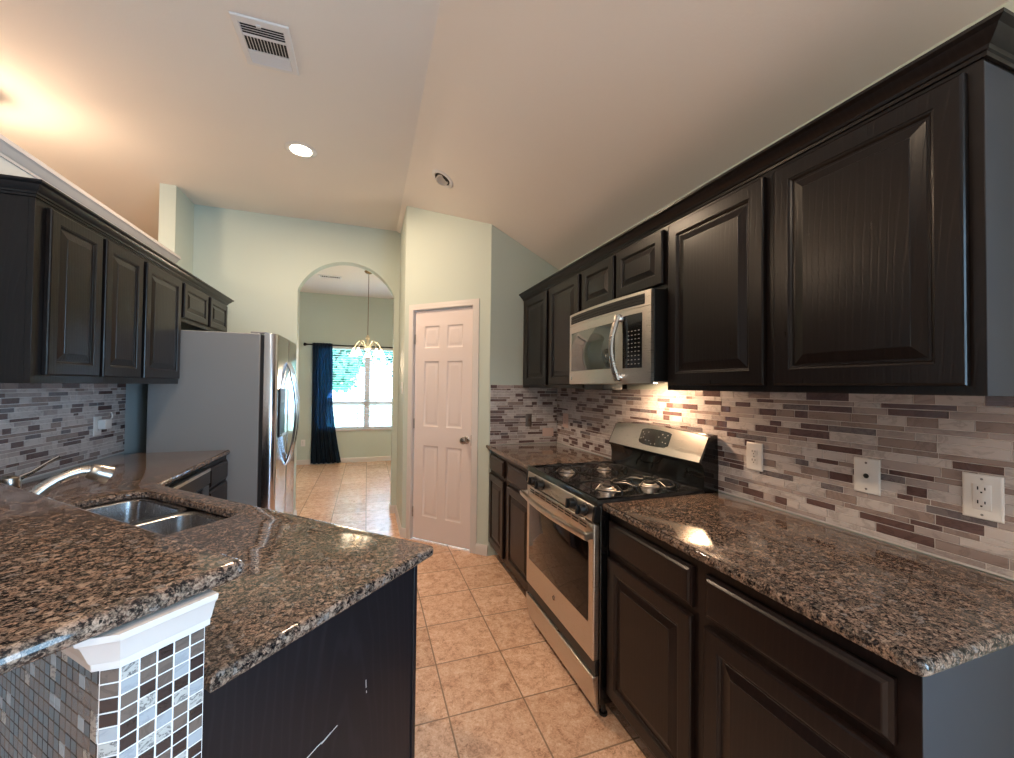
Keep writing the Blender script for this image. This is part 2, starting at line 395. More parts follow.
# right-hand normal of direction d is (dy,-dx)
bb('baseboard_nook_far', [(-1.70, YN), (1.62, YN)])
bb('baseboard_pantry_side', [(AX1, YA+.13), (AX1, YA), (C2.x, YA), (C2.x, C2.y), tuple((Vector((C2.x, C2.y))+Vector((r2, -r2))*.058))])
bb('baseboard_pantry', [(C1.x-.112*r2, C1.y+.112*r2), (C1.x, C1.y)])
bb('baseboard_arch', [(XL, YA), (AX0, YA), (AX0, YA+.13)])
bb('baseboard_nook_left', [(-1.70, YA+.135), (-1.70, YN)])

# ------------------------------------------------------------------ pantry door (structure) + casing
m = MB()
cw = .057
cas = [(0, 0), (0, .012), (.006, .017), (.020, .017), (.026, .013), (.040, .013), (.050, .008), (.057, .006), (.057, 0)]
# casing profile swept around opening: outward
def casing(fr, u0, u1, v1, prof, mb):
    rs = []
    for (uu, vv, su, sv) in ((u0, 0, -1, 0), (u0, v1, -1, 1), (u1, v1, 1, 1), (u1, 0, 1, 0)):
        rs.append([fr(uu+su*o, w+.0006, vv+sv*o) for o, w in prof])
    mb.rings(rs)
casing(PF, U0-.006, U1+.006, DT+.006, [(o_, w_) for o_, w_ in cas], m)
for a, b, z0, z1 in ((U0-.011, U0-.004, 0, DT+.004), (U1+.004, U1+.011, 0, DT+.004), (U0-.011, U1+.011, DT+.004, DT+.011)):
    m.box((a, -.108, z0), (b, .0005, z1), None, PF)
struct(m.build('trim_door', 'white_trim', base=(C1.x, C1.y, 0)))
dr = bpy.data.objects.new('door_1', None); COL.objects.link(dr); dr.location = PF((U0+U1)/2, -.03, 0)
struct(dr, 'white six panel pantry door in the diagonal wall', 'door')
m = MB(); DF = lambda u, w, v: PF(u, w-.012, v)
dw = U1-U0; st = .105; mid = .085; pw = (dw-2*st-mid)/2
cols = [(U0+st, U0+st+pw), (U1-st-pw, U1-st)]; rows = [(.22, .857), (1.03, 1.615), (1.736, 1.934)]
us = [U0+.002, cols[0][0], cols[0][1], cols[1][0], cols[1][1], U1-.002]; vs = [.012, .22, .857, 1.03, 1.615, 1.736, 1.934, DT]
for i in range(5):
    for j in range(7):
        if i in (1, 3) and j in (1, 3, 5):
            nest(m, DF, us[i], us[i+1], vs[j], vs[j+1], [(0, -.035), (0, 0), (.006, -.006), (.014, -.009), (.020, -.009), (.038, -.002), (.040, -.002)])
        else: m.box((us[i], -.035, vs[j]), (us[i+1], 0, vs[j+1]), None, DF)
leaf = m.build('leaf', 'door_white', dr)
m = MB(); kc = DF(U0+.055, 0, .935); wv = Vector((-r2, -r2, 0))
m.lathe([(.0, 0), (.033, 0), (.033, .004), (.026, .009), (.012, .012), (.011, .03), (.018, .036), (.028, .046), (.031, .056), (.028, .066), (.018, .072), (.0, .074)], kc, wv, 24)
m.build('knob', 'nickel', dr)
for z in (.25, 1.05, 1.82):
    m = MB(); m.tube([DF(U1-.001, .004, z-.045), DF(U1-.001, .004, z+.045)], .006, 8); m.build('hinge', 'nickel', dr)
m = MB(); m.box((U0-.001, -.004, .89), (U0+.012, .0015, .98), None, DF); m.build('latch_plate', 'brass_dark', dr)

# ------------------------------------------------------------------ counters (bevelled slabs with optional hole)
def slab(name, outer, z0, z1, base, hole=None, r=.011, corners=None):
    """rounded-edge slab through a filled 2D curve"""
    cu = bpy.data.curves.new(name, 'CURVE'); cu.dimensions = '2D'; cu.fill_mode = 'BOTH'
    h = z1-z0; cu.extrude = h/2-r; cu.bevel_depth = r; cu.bevel_resolution = 3; cu.offset = -r
    for pts in ([outer]+([hole] if hole else [])):
        sp = cu.splines.new('POLY'); sp.points.add(len(pts)-1)
        for p, q in zip(sp.points, pts): p.co = (q[0]-base[0], q[1]-base[1], 0, 1)
        sp.use_cyclic_u = True
    tmp = bpy.data.objects.new('tmp', cu); COL.objects.link(tmp)
    bpy.context.view_layer.update()
    me = bpy.data.meshes.new_from_object(tmp.evaluated_get(bpy.context.evaluated_depsgraph_get()))
    bpy.data.objects.remove(tmp); me.name = name
    me.transform(Matrix.Translation((0, 0, (z0+z1)/2-base[2])))
    bm = bmesh.new(); bm.from_mesh(me); bmesh.ops.remove_doubles(bm, verts=bm.verts, dist=1e-5); bmesh.ops.recalc_face_normals(bm, faces=bm.faces); bm.to_mesh(me); bm.free()
    me.materials.clear(); me.materials.append(MATS['granite'])
    for p in me.polygons: p.use_smooth = True
    me.set_sharp_from_angle(angle=radians(40))
    o = bpy.data.objects.new(name, me); COL.objects.link(o); o.location = base
    return o
def rounded(pts, rad):
    """round listed corners: pts = [(x,y,r)]"""
    out = []; n = len(pts)
    for i, (x, y, r) in enumerate(pts):
        p = Vector((x, y))
        if r <= 0: out.append(p); continue
        a = (Vector(pts[i-1][:2])-p).normalized(); b = (Vector(pts[(i+1) % n][:2])-p).normalized()
        ang = a.angle(b); d = r/math.tan(ang/2); c = p+(a+b).normalized()*(r/sin(ang/2))
        s = p+a*d-c; e = p+b*d-c; tot = s.angle_signed(e)
        for k in range(7):
            th = -tot*k/6
            out.append(c+Vector((s.x*cos(th)-s.y*sin(th), s.x*sin(th)+s.y*cos(th))))
    return out
XW = XR-.009   # tile face
XF = XR-.648
RY0, RY1 = 1.475, 2.235
o = slab('countertop', rounded([(XF, .438, .02), (XW, .438, 0), (XW, RY0-.004, 0), (XF, RY0-.004, .004)], 0), .884, .914, (XF+.3, .95, .884))
tag(o, 'brown speckled granite countertop right of the gas range, under three wall plates', 'countertop')
o = slab('countertop', [(XF, RY1+.004), (XW, RY1+.004), (XW, YB-.0095), (.963, YB-.0095), (XF, YB+.012)], .884, .914, (XF+.3, 2.7, .884))
tag(o, 'short granite countertop in the back corner beyond the gas range', 'countertop')
# peninsula: helper for (sum, diff) coordinates
def sd(s, d): return ((s-d)/2, (s+d)/2)
KI = .556   # knee wall inner tile face (sum)
sink_hole = rounded([(*sd(.76, 2.185), .05), (*sd(1.31, 2.185), .05), (*sd(1.31, 3.20), .07), (*sd(.76, 3.20), .07)][::-1], 0)
XLW = XL+.009
pen = rounded([(*sd(1.44, 1.027), .02), (-.935, 2.375, .03), (-.935, 3.448, .004), (XLW, 3.448, 0), (XLW, KI-XLW, 0), (*sd(KI, 1.027), 0)], 0)
o = slab('countertop', pen, .884, .914, (*sd(1.0, 2.0), .884), hole=sink_hole)
tag(o, 'long brown granite sink countertop bending from the fridge round to the angled peninsula', 'countertop')
BO = .12
bar = rounded([(*sd(.625, .998), .022), (-1.5825, 2.203, 0), (-1.5825, 1.694, 0), (*sd(BO, .998), .03)], 0)
o = slab('bar_top', bar, 1.065, 1.095, (*sd(.4, 2.0), 1.065), r=.0135)
tag(o, 'raised granite bar top in the foreground above the mosaic knee wall', 'bar top')

# knee wall
KW0, KW1, KD = .360, .547, 1.03
kp = [sd(KW1, KD), sd(KW1, 3.70), sd(KW0, 3.50), sd(KW0, KD+.024*1.42), sd(KW0+.024*1.4, KD)]
E_ = Vector(sd(KW0+.034, KD)); Ch = Vector((E_.x-.024, E_.y))
kpoly = [Vector(sd(KW1, KD)), Vector((XL, KW1-XL)), Vector((XL, Ch.x+Ch.y-XL)), Ch, E_]
def inset_poly(P, d):
    n = len(P); out = []
    for i in range(n):
        d0 = (P[i]-P[i-1]).normalized(); d1 = (P[(i+1) % n]-P[i]).normalized(); n0 = Vector((-d0.y, d0.x)); n1 = Vector((-d1.y, d1.x)); b = (n0+n1).normalized(); out.append(P[i]+b*(d/max(.3, b.dot(n0))))
    return out
kin = inset_poly(kpoly, .0014)
m = MB(); m.prism([(p.x, p.y, 0) for p in kin], (0, 0, 1.063), 'grout_light')
def square_tiles(mb, A, B, z0, z1, pitch, flip=1, palette=None, g_=.0013):
    A = Vector(A); B = Vector(B); L = (B-A).length; nx = max(1, round(L/pitch)); px_ = L/nx; nz = int((z1-z0)/pitch)
    U = (B-A)/L; N = Vector((U.y, -U.x))*flip
    for j in range(nz):
        for i in range(nx):
            t = palette(i, j); u0 = i*px_+g_; u1 = (i+1)*px_-g_; b = z1-(j+1)*pitch+g_; c = z1-j*pitch-g_; w = .0014
            fr = lambda u, w_, v: Vector((A.x+U.x*u+N.x*w_, A.y+U.y*u+N.y*w_, v))
            nest(mb, fr, u0, u1, b, c, [(0, 0), (0, w-.0005), (.0006, w)], t)
def pal(i, j):
    k_ = (i*2+j*3+(i*j) % 2) % 7
    base = ['tile_glass_dark', 'tile_glass_pale', 'tile_glass_dark', 'tile_glass_taupe', 'tile_crackle', 'tile_glass_dark', 'tile_glass_taupe'][k_]
    return base if random.random() < .8 else random.choice(['tile_glass_taupe', 'tile_crackle', 'tile_glass_pale'])
kz = 1.022
square_tiles(m, kin[0], kin[4], 0, kz, .0200, palette=pal, flip=-1)
square_tiles(m, kin[4], kin[3], 0, kz, .0200, palette=pal, flip=-1)
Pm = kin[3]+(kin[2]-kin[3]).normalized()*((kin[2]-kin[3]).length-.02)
square_tiles(m, kin[3], Pm, 0, kz, .0200, palette=lambda i, j: random.choices(['tile_glass_taupe', 'tile_glass_dark', 'tile_crackle', 'tile_glass_pale'], [6, 4, 1, .7])[0], flip=-1, g_=.0007)  # darker tile mix puts the shade of the bar-side face into the colour
o = m.build('knee_wall', None, base=(*sd(.47, KD+.2), 0)); tag(o, 'angled knee wall clad in small square glass and stone mosaic under the bar', 'knee wall')
# check outward direction of tiles is handled by flip sign below
KT = [(.0, 0), (.008, 0), (.009, .010), (.012, .014), (.022, .040), (.028, .046), (.030, .054), (.030, .056), (.0, .056)]
kk = inset_poly(kpoly, -.0006)
o = moulding('bar_moulding', [tuple(kk[0]+(kk[1]-kk[0]).normalized()*.005)] [:0]+[tuple(kk[2]), tuple(kk[3]), tuple(kk[4]), tuple(kk[0])], [(a, b) for a, b in KT], 1.007, 'white_trim', base=(kk[4].x, kk[4].y, 1.007), smooth=30)
tag(o, 'white crown moulding wrapping the end of the knee wall under the bar top', 'moulding')

# ------------------------------------------------------------------ linear mosaic backsplash
def mosaic(name, label, A, B, z0, z1, flip, seed):
    rnd = random.Random(seed); A = Vector(A); B = Vector(B); L = (B-A).length; U = (B-A)/L; N = Vector((U.y, -U.x))*flip
    fr = lambda u, w_, v: Vector((A.x+U.x*u+N.x*w_, A.y+U.y*u+N.y*w_, v))
    m = MB(); m.box((0, .0006, z0), (L, .006, z1), 'grout_light', fr)
    hs = [.0275, .0145, .0205]; gp = .0026; z = z1-.001; k_ = 0
    while z > z0+.006:
        h = hs[k_ % 3]; zb_ = max(z0, z-h)
        u = -rnd.uniform(0, .14); last = None
        while u < L:
            ln = rnd.choice([.05, .075, .075, .10, .10, .145, .145]) if h > .02 else rnd.choice([.04, .075, .11, .145, .18])
            a = max(0, u); b = min(L, u+ln-gp)
            if b-a > .003 and z-zb_ > .004:
                if h > .025: t = rnd.choices(['tile_marble', 'tile_brown_glass', 'tile_taupe', 'tile_marble', 'tile_grey_stone'], [2.6, 2.3, 1.6, .6, .9])[0]
                elif h > .018: t = rnd.choices(['tile_marble', 'tile_brown_glass', 'tile_slate_glass', 'tile_grey_stone'], [2.6, 2.0, 1.8, 1.3])[0]
                else: t = rnd.choices(['tile_marble', 'tile_taupe', 'tile_brown_glass', 'tile_grey_stone'], [2.0, 2.0, 1.1, 1.8])[0]
                if t == last and t in ('tile_brown_glass', 'tile_slate_glass'): t = 'tile_marble'
                last = t
                nest(m, fr, a, b, zb_, z, [(0, .003), (0, .0075), (.0006, .0085)], t)
            u += ln
        z = zb_-gp; k_ += 1
    o = m.build(name, None, base=(A.x, A.y, z0)); tag(o, label, 'backsplash'); return o
ZB = 1.39
mosaic('tile_backsplash', 'linear mosaic backsplash along the right wall behind the gas range', (XR, .441), (XR, YB-.009), .9145, ZB-.001, -1, 3)
mosaic('tile_backsplash', 'short linear mosaic backsplash on the back wall beside the pantry', (.97, YB), (XR-.009, YB), .9145, ZB+.02, 1, 5)
mosaic('tile_backsplash', 'grey linear mosaic backsplash on the left wall behind the sink faucet', (XL, 2.205), (XL, 3.50), .9145, ZB-.001, 1, 9)

# ------------------------------------------------------------------ cabinets
UD = .33; UX = XR-UD   # 1.258 face
G = 'black raised-panel cabinets'
def Rcab(name, label, y0, y1, x, depth, z0, z1, doors, drawers=(), toe=0, mt='cabinet_black', side=None):
    # facing -x ; u = y - y0
    return cabinet(name, label, (x, y0, 0), (0, 1, 0), (-1, 0, 0), y1-y0, depth, z0, z1,
                   [(a-y0, b-y0, c, d) for a, b, c, d in doors], [(a-y0, b-y0, c, d) for a, b, c, d in drawers], toe, mt, None, side)
t = Rcab('upper_cabinet', 'large two door black upper cabinet nearest the camera on the right wall', .479, 1.452, UX, UD-.001, ZB, 2.165,
     [(.503, .947, 1.412, 2.110), (.982, 1.432, 1.412, 2.110)])
q = MB(); q.box((UX, .4775, ZB), (XR-.001, .4788, 2.12)); q.build('end_panel', 'end_panel', t)
Rcab('upper_cabinet', 'short two door black cabinet above the microwave', 1.453, 2.204, UX, UD-.001, 1.845, 2.165,
     [(1.469, 1.823, 1.868, 2.110), (1.849, 2.182, 1.868, 2.110)])
Rcab('upper_cabinet', 'two door black upper cabinet in the back corner left of the microwave', 2.205, YB-.001, UX, UD-.001, ZB, 2.165,
     [(2.230, 2.655, 1.412, 2.110), (2.705, 3.125, 1.412, 2.110)])
BX = XR-.61
t = Rcab('base_cabinet', 'two door two drawer black base cabinet nearest the camera on the right', .459, RY0-.006, BX, .608, 0, .883,
     [(.495, .952, .127, .692), (1.003, 1.460, .127, .692)], [(.495, .952, .718, .843), (1.003, 1.460, .718, .843)], .1, 'cabinet_lower')
q = MB(); q.box((BX, .4575, 0), (XR-.001, .4588, .883)); q.build('end_panel', 'end_panel', t)
Rcab('base_cabinet', 'black base cabinet between the gas range and the pantry wall', RY1+.006, YB-.012, BX, .608, 0, .883,
     [(2.290, 2.737, .127, .692), (2.825, 3.180, .127, .692)], [(2.290, 2.737, .718, .843), (2.825, 3.180, .718, .843)], .1, 'cabinet_lower')
# left side, facing +x ; u = y1 - y (from the front, left is far) -> use u along -y
def Lcab(name, label, y0, y1, x, depth, z0, z1, doors, drawers=(), toe=0, mt='cabinet_black', side=None):
    return cabinet(name, label, (x, y0, 0), (0, 1, 0), (1, 0, 0), y1-y0, depth, z0, z1,
                   [(a-y0, b-y0, c, d) for a, b, c, d in doors], [(a-y0, b-y0, c, d) for a, b, c, d in drawers], toe, mt, None, side)
LUX = XL+UD
Lcab('upper_cabinet', 'three door black upper cabinet on the left wall over the sink counter', 2.112, 3.428, LUX, UD-.001, ZB, 2.165,
     [(2.168, 2.511, 1.425, 2.110), (2.542, 2.890, 1.425, 2.110), (2.932, 3.400, 1.425, 2.110)])
Lcab('upper_cabinet', 'short two door black cabinet above the refrigerator', 3.429, 4.42, LUX, UD-.001, 1.835, 2.165,
     [(3.452, 3.897, 1.865, 2.110), (3.955, 4.375, 1.865, 2.110)])
CROWN = [(o_*.80, h_*.80) for o_, h_ in [(0, 0), (.006, 0), (.008, .010), (.013, .013), (.016, .022), (.026, .030), (.038, .044), (.042, .052), (.050, .056), (.056, .060), (.056, .070), (.050, .073), (0, .073)]]
o = moulding('crown_moulding', [(UX, YB-.001), (UX, .4775), (XR-.001, .4775)][::-1] if False else [(XR-.001, .4775), (UX, .4775), (UX, YB-.001)][::-1], CROWN, 2.128, 'trim_black', base=(UX, 1.8, 2.118), smooth=30)
tag(o, 'black stepped crown moulding along the top of the right wall cabinets', 'moulding')
o = moulding('crown_moulding', [(XL+.001, 2.1105), (LUX, 2.1105), (LUX, 4.422), (XL+.001, 4.422)], CROWN, 2.128, 'trim_black', base=(LUX, 3.2, 2.118), smooth=30)
tag(o, 'black crown moulding along the top of the left wall cabinets', 'moulding')
LBX = -.955
t = Lcab('drawer_cabinet', 'narrow black drawer cabinet between dishwasher and refrigerator', 3.045, 3.435, LBX, .60, 0, .883,
     [], [(3.065, 3.415, .718, .850), (3.065, 3.415, .42, .700), (3.065, 3.415, .127, .402)], .1, 'cabinet_lower')
# dishwasher
t = thing('dishwasher', 'black dishwasher with a silver trim strip left of the refrigerator', 'dishwasher', (LBX, 2.73, 0))
MB().box((LBX-.57, 2.437, .10), (LBX, 3.043, .875)).build('body', 'black_plastic', t)
MB().box((LBX, 2.442, .12), (LBX+.022, 3.038, .76)).build('door', 'black_enamel', t, bevel=.004)
MB().box((LBX, 2.442, .765), (LBX+.028, 3.038, .865)).build('control_panel', 'black_plastic', t, bevel=.005)
MB().box((LBX+.0285, 2.46, .845), (LBX+.034, 3.02, .862)).build('trim_strip', 'steel', t, bevel=.002)
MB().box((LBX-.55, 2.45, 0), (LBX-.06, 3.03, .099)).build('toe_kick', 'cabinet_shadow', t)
# peninsula cabinet body
t = thing('peninsula_cabinet', 'black peninsula base with scratched flat end panel facing the camera', 'cabinet', (*sd(1.0, 1.2), 0))
def sdp(s, d, z): a, b = sd(s, d); return Vector((a, b, z))
m = MB(); m.prism([sdp(.585, 1.082, .1), sdp(1.34, 1.082, .1), sdp(1.34, 3.26, .1), sdp(.585, 3.26, .1)], (0, 0, .56)); m.build('body', 'cabinet_lower', t)
m = MB(); m.prism([sdp(.585, 1.082, .66), sdp(1.34, 1.082, .66), sdp(1.34, 2.12, .66), sdp(.585, 2.12, .66)], (0, 0, .223)); m.build('upper_carcass', 'cabinet_lower', t)
m = MB(); m.prism([sdp(1.325, 2.12, .66), sdp(1.34, 2.12, .66), sdp(1.34, 3.26, .66), sdp(1.325, 3.26, .66)], (0, 0, .223)); m.build('face_frame', 'cabinet_lower', t)
m = MB(); m.prism([sdp(.5605, 1.070, 0), sdp(1.342, 1.070, 0), sdp(1.342, 1.0815, 0), sdp(.5605, 1.0815, 0)], (0, 0, .883)); m.build('end_panel', 'panel_black', t)
m = MB(); m.prism([sdp(1.342, 1.064, 0), sdp(1.364, 1.064, 0), sdp(1.364, 1.10, 0), sdp(1.342, 1.10, 0)], (0, 0, .883)); m.build('corner_post', 'panel_black', t, bevel=.002)
PFr = frame((*sd(1.34, 1.10), 0), Vector((-1, 1, 0)), Vector((1, 1, 0)))
for i in range(3):
    d = MB(); nest(d, lambda u, w, v: PFr(u, w+.0205, v), .05+i*.48, .05+i*.48+.45, .127, .692, DOOR); d.build('door', 'cabinet_lower', t)
    d = MB(); nest(d, lambda u, w, v: PFr(u, w+.0205, v), .05+i*.48, .05+i*.48+.45, .718, .843, DRAWER); d.build('drawer', 'cabinet_lower', t)
EF = frame((*sd(0, 1.07), 0), (1, 1, 0), (1, -1, 0))  # u = sum/sqrt2
def scr(pts, w):
    m = MB()
    for (a, b), (c, d) in zip(pts, pts[1:]):
        n = Vector((-(d-b), c-a)).normalized()*w/2
        P = [EF(a-n.x, .0002, b-n.y), EF(c-n.x, .0002, d-n.y), EF(c+n.x, .0002, d+n.y), EF(a+n.x, .0002, b+n.y)]
        m.prism(P, Vector((r2, -r2, 0))*.0004)
    m.build('scratch', 'scratch_bare', t)
scr([(.590, .600), (.612, .603), (.628, .606), (.650, .606), (.683, .612)], .0022)
scr([(.640, .604), (.665, .609)], .0035)
scr([(.770, .660), (.771, .640)], .002)
scr([(.772, .632), (.773, .626)], .002)

# ------------------------------------------------------------------ gas range
t = thing('gas_range', 'stainless and black gas range with four burners against the right wall', 'range', (1.25, 1.855, 0))
y0, y1 = RY0, RY1; yc = (y0+y1)/2
m = MB(); m.prism([(.937, y0+.002, .07), (.937, y0+.002, .905), (1.574, y0+.002, .905), (1.574, y0+.002, .07)], (0, y1-y0-.004, 0)); m.build('body', 'black_enamel', t, bevel=.003)
for x in (.98, 1.52):
    for y in (y0+.04, y1-.04):
        m = MB(); m.lathe([(.018, 0), (.018, .01), (.010, .012), (.010, .0695)], (x, y, 0), seg=12); m.build('foot', 'black_plastic', t)
# cooktop with raised rim
CF = frame((.890, y0, 0), (0, 1, 0), (0, 0, 1))
m = MB()
ct = lambda u, w, v: Vector((.918+v, y0+u, .93+w))
nest(m, ct, 0, y1-y0, 0, .570, [(-.004, -.030), (-.003, -.024), (0, -.006), (.003, -.001), (.008, 0), (.016, 0), (.024, -.007), (.03, -.008)])
m.build('cooktop', 'black_enamel', t)
# burners + grates
bpos = [(1.065, 1.625), (1.065, 2.02), (1.300, 1.625), (1.300, 2.02)]
for i, (bx_, by_) in enumerate(bpos):
    m = MB(); rr = .032 if i != 2 else .038
    m.lathe([(rr+.010, 0), (rr+.009, .004), (rr, .006), (rr-.002, .014), (rr-.008, .016), (0, .016)], (bx_, by_, .9225), seg=28)
    bo = m.build('burner', 'burner_metal', t)
    m = MB(); m.lathe([(rr-.012, 0), (rr-.010, .003), (rr-.013, .008), (rr-.02, .009), (0, .0095)], (bx_, by_, .939), seg=28); m.build('cap', 'cast_iron', bo)
def gpath(pts, n=6): return pts
for s_, (ya, yb_) in enumerate(((y0+.035, 1.816), (1.828, y1-.035))):
    m = MB(); xa, xb = .95, 1.44; zt = .955; rr = .0038
    ym = (ya+yb_)/2
    for (bx_, by_) in [b for b in bpos if ya < b[1] < yb_]:
        # ring of curved arms around each burner
        for k_ in range(6):
            a = pi/6+k_*pi/3; p0 = Vector((bx_+cos(a)*.03, by_+sin(a)*.03, zt))
            ex = bx_+cos(a)*.125; ey = by_+sin(a)*.14
            ex = min(max(ex, xa), xb); ey = min(max(ey, ya), yb_)
            p1 = Vector(((p0.x+ex)/2, (p0.y+ey)/2, zt+.004)); p2 = Vector((ex, ey, zt-.010)); p3 = Vector((ex, ey, .926))
            m.tube([p0, p1, p2, p3], rr, 8)
        rg = [Vector((bx_+cos(k_*pi/12)*.108, by_+sin(k_*pi/12)*.118, zt-.012)) for k_ in range(25)]
        rg = [Vector((min(max(p.x, xa), xb), min(max(p.y, ya), yb_), p.z)) for p in rg]; m.tube(rg, .003, 8)
    m.tube([(bpos[0][0]+.10, ym, zt-.010), (bpos[2][0]-.10, ym, zt-.010)], rr, 8)
    m.build('grate', 'cast_iron', t)
# control panel (slanted)
m = MB(); P = [(.937, y0, .828), (.912, y0, .828), (.903, y0, .836), (.911, y0, .897), (.916, y0, .9005), (.937, y0, .9005)]
m.prism([(x, y+.014, z) for x, y, z in P], (0, y1-y0-.028, 0)); m.build('control_panel', 'steel', t, bevel=.002)
for ys in (y0, y1-.014):
    m = MB(); m.prism([(x-.003 if x < .92 else x, ys, z) for x, y, z in P], (0, .014, 0)); m.build('panel_end', 'black_plastic', t, bevel=.002)
ax = Vector((-1, 0, .12)).normalized()
for ky in (1.555, 1.650, 2.005, 2.100):
    c = Vector((.9068, ky, .866)); m = MB()
    m.lathe([(.027, 0), (.028, .004), (.024, .008), (.022, .030), (.019, .034), (0, .035)], c, ax, 24)
    gr = Vector((0, .0055, 0)); up = ax.cross(Vector((0, 1, 0))).normalized()
    for_pts = [c+ax*.032-gr-up*.021, c+ax*.032+gr-up*.021, c+ax*.032+gr+up*.021, c+ax*.032-gr+up*.021]
    m.prism(for_pts, ax*.012); m.build('knob', 'black_plastic', t, bevel=.0012)
# oven door
dx = .908
m = MB(); od = lambda u, w, v: Vector((dx-w, y0+.008+u, v)); dwid = y1-y0-.016
m.box((0, -.0285, .255), (dwid, 0, .822), None, od)
door = m.build('oven_door', 'steel', t, bevel=.005)
m = MB(); nest(m, od, .042, dwid-.042, .400, .735, [(0, .0002), (0, .002), (.002, .003)]); m.build('window', 'oven_glass', door)
m = MB()
for k_ in range(9):
    a = .06+k_*.072
    m.box((a, -.0, .790), (a+.058, .0008, .796), None, od); m.box((a, -.0, .803), (a+.058, .0008, .809), None, od)
m.build('vent_slots', 'slot_dark', door)
m = MB(); n_ = 18
hp = []
for k_ in range(n_+1):
    u = -0.004+(dwid+.008)*k_/n_; bow = sin(pi*k_/n_); hp.append(od(u, .034+.026*bow, .775))
m.rings([[p+Vector((dxx, 0, dz)) for dxx, dz in ((-.009, -.012), (.007, -.013), (.009, 0), (.007, .013), (-.009, .012), (-.012, 0))] for p in hp])
m.build('handle', 'steel', door, smooth=50)
for u in (.012, dwid-.012):
    m = MB(); m.box((u-.012, -.001, .762), (u+.012, .036, .790), None, od); m.build('handle_bracket', 'steel', door, bevel=.003)
m = MB(); m.lathe([(.014, 0), (.0145, .0015), (.013, .0025), (0, .0028)], (dx-.0001, yc, .335), (-1, 0, 0), 24); em = m.build('emblem', 'chrome', door)
m = MB(); em_r = [Vector((dx-.0033, yc+cos(k_*pi/10)*.0095, .335+sin(k_*pi/10)*.0095)) for k_ in range(21)]; m.tube(em_r, .0009, 5); m.build('emblem_ring', 'slot_dark', door)
# drawer
m = MB(); m.prism([(.936, y0+.008, .045), (.928, y0+.008, .045), (.905, y0+.008, .178), (.907, y0+.008, .190), (.936, y0+.008, .190)], (0, dwid, 0)); m.build('storage_drawer', 'steel', t, bevel=.003)
m = MB(); m.box((.918, y0+.006, .1905), (.9365, y1-.006, .2545)); m.build('drawer_pull', 'black_plastic', t, bevel=.003)
# backguard
m = MB(); prof = [(1.490, .905), (1.494, .99), (1.486, 1.030), (1.470, 1.050), (1.526, 1.168), (1.545, 1.178), (1.570, 1.174), (1.577, 1.05), (1.577, .905)]
rs = []
for k_ in range(13):
    u = k_/12; arch_ = .020*(1-(2*u-1)**2); rs.append([Vector((x+(-.008*(1-(2*u-1)**2) if x < 1.53 and z > 1.04 else 0), y0+.002+(y1-y0-.004)*u, z+(arch_ if z > 1.1 else 0))) for x, z in prof])
m.rings(rs); bgd = m.build('backguard', 'black_enamel', t, bevel=0)
def bgp(u, w, s_):   # u 0..1 along y, s_ 0..1 up the slanted face, w out
    k2 = 1-(2*u-1)**2; a = Vector((1.470-.008*k2, 0, 1.050)); b = Vector((1.526-.008*k2, 0, 1.168+.020*k2)); d = b-a; nn = Vector((-d.z, 0, d.x)).normalized()
    p = a+d*s_+nn*w; return Vector((p.x, y0+.002+(y1-y0-.004)*u, p.z))
m = MB()
top_ = [[bgp(.012+.976*k_/12, .0022, .02), bgp(.012+.976*k_/12, .0022, 1.0), bgp(.012+.976*k_/12, .0002, 1.0), bgp(.012+.976*k_/12, .0002, .02)] for k_ in range(13)]
m.rings(top_); m.build('steel_fascia', 'steel', bgd)
m = MB(); dd = [[bgp(u, .0038, s0), bgp(u, .0038, s1), bgp(u, .0018, s1), bgp(u, .0018, s0)] for u, s0, s1 in ((.30, .34, .80), (.33, .26, .84), (.40, .23, .86), (.50, .22, .87), (.56, .24, .86), (.60, .28, .83), (.615, .36, .78))]
m.rings(dd); ds = m.build('display_panel', 'black_enamel', t)
for (u, s_) in [(.33, .72), (.35, .62), (.33, .42), (.36, .44), (.43, .32), (.47, .30), (.50, .40), (.54, .40), (.57, .62), (.59, .70), (.57, .50), (.595, .45), (.53, .72), (.38, .72), (.41, .6)]:
    c = [bgp(u-.004, .0044, s_-.018), bgp(u+.004, .0044, s_-.018), bgp(u+.004, .0044, s_+.018), bgp(u-.004, .0044, s_+.018)]
    m = MB(); m.prism(c, (.0006, 0, 0)); m.build('button', 'button_grey', ds)

# ------------------------------------------------------------------ microwave
t = thing('microwave', 'stainless over-the-range microwave with curved bar handle', 'microwave', (1.4, 1.828, 1.415))
my0, my1, mz0, mz1 = 1.4545, 2.2025, 1.415, 1.838
m = MB(); m.box((1.186, my0, mz0+.012), (1.585, my1, mz1)); m.build('body', 'black_plastic', t, bevel=.003)
def mf(u, w, v):   # bowed front: u 0..1 along y
    return Vector((1.170-.024*(1-(2*u-1)**2)-w, my0+(my1-my0)*u, v))
def bowed(mb, u0, u1, v0, v1, w0, w1, n_=14, mt=None, inset=0):
    rs = []
    for k_ in range(n_+1):
        u = u0+(u1-u0)*k_/n_; rs.append([mf(u, w0, v0), mf(u, w1, v0+inset), mf(u, w1, v1-inset), mf(u, w0, v1)])
    mb.rings(rs, mt)
m = MB(); rs = []
for k_ in range(17):
    u = k_/16; rs.append([Vector((1.1855, mf(u, 0, 0).y, mz0)), mf(u, -.004, mz0), mf(u, 0, mz0+.004), mf(u, 0, mz1-.075), Vector((1.1855, mf(u, 0, 0).y, mz1-.075))])
m.rings(rs); md = m.build('door', 'steel', t, smooth=30)
m = MB(); rs = []
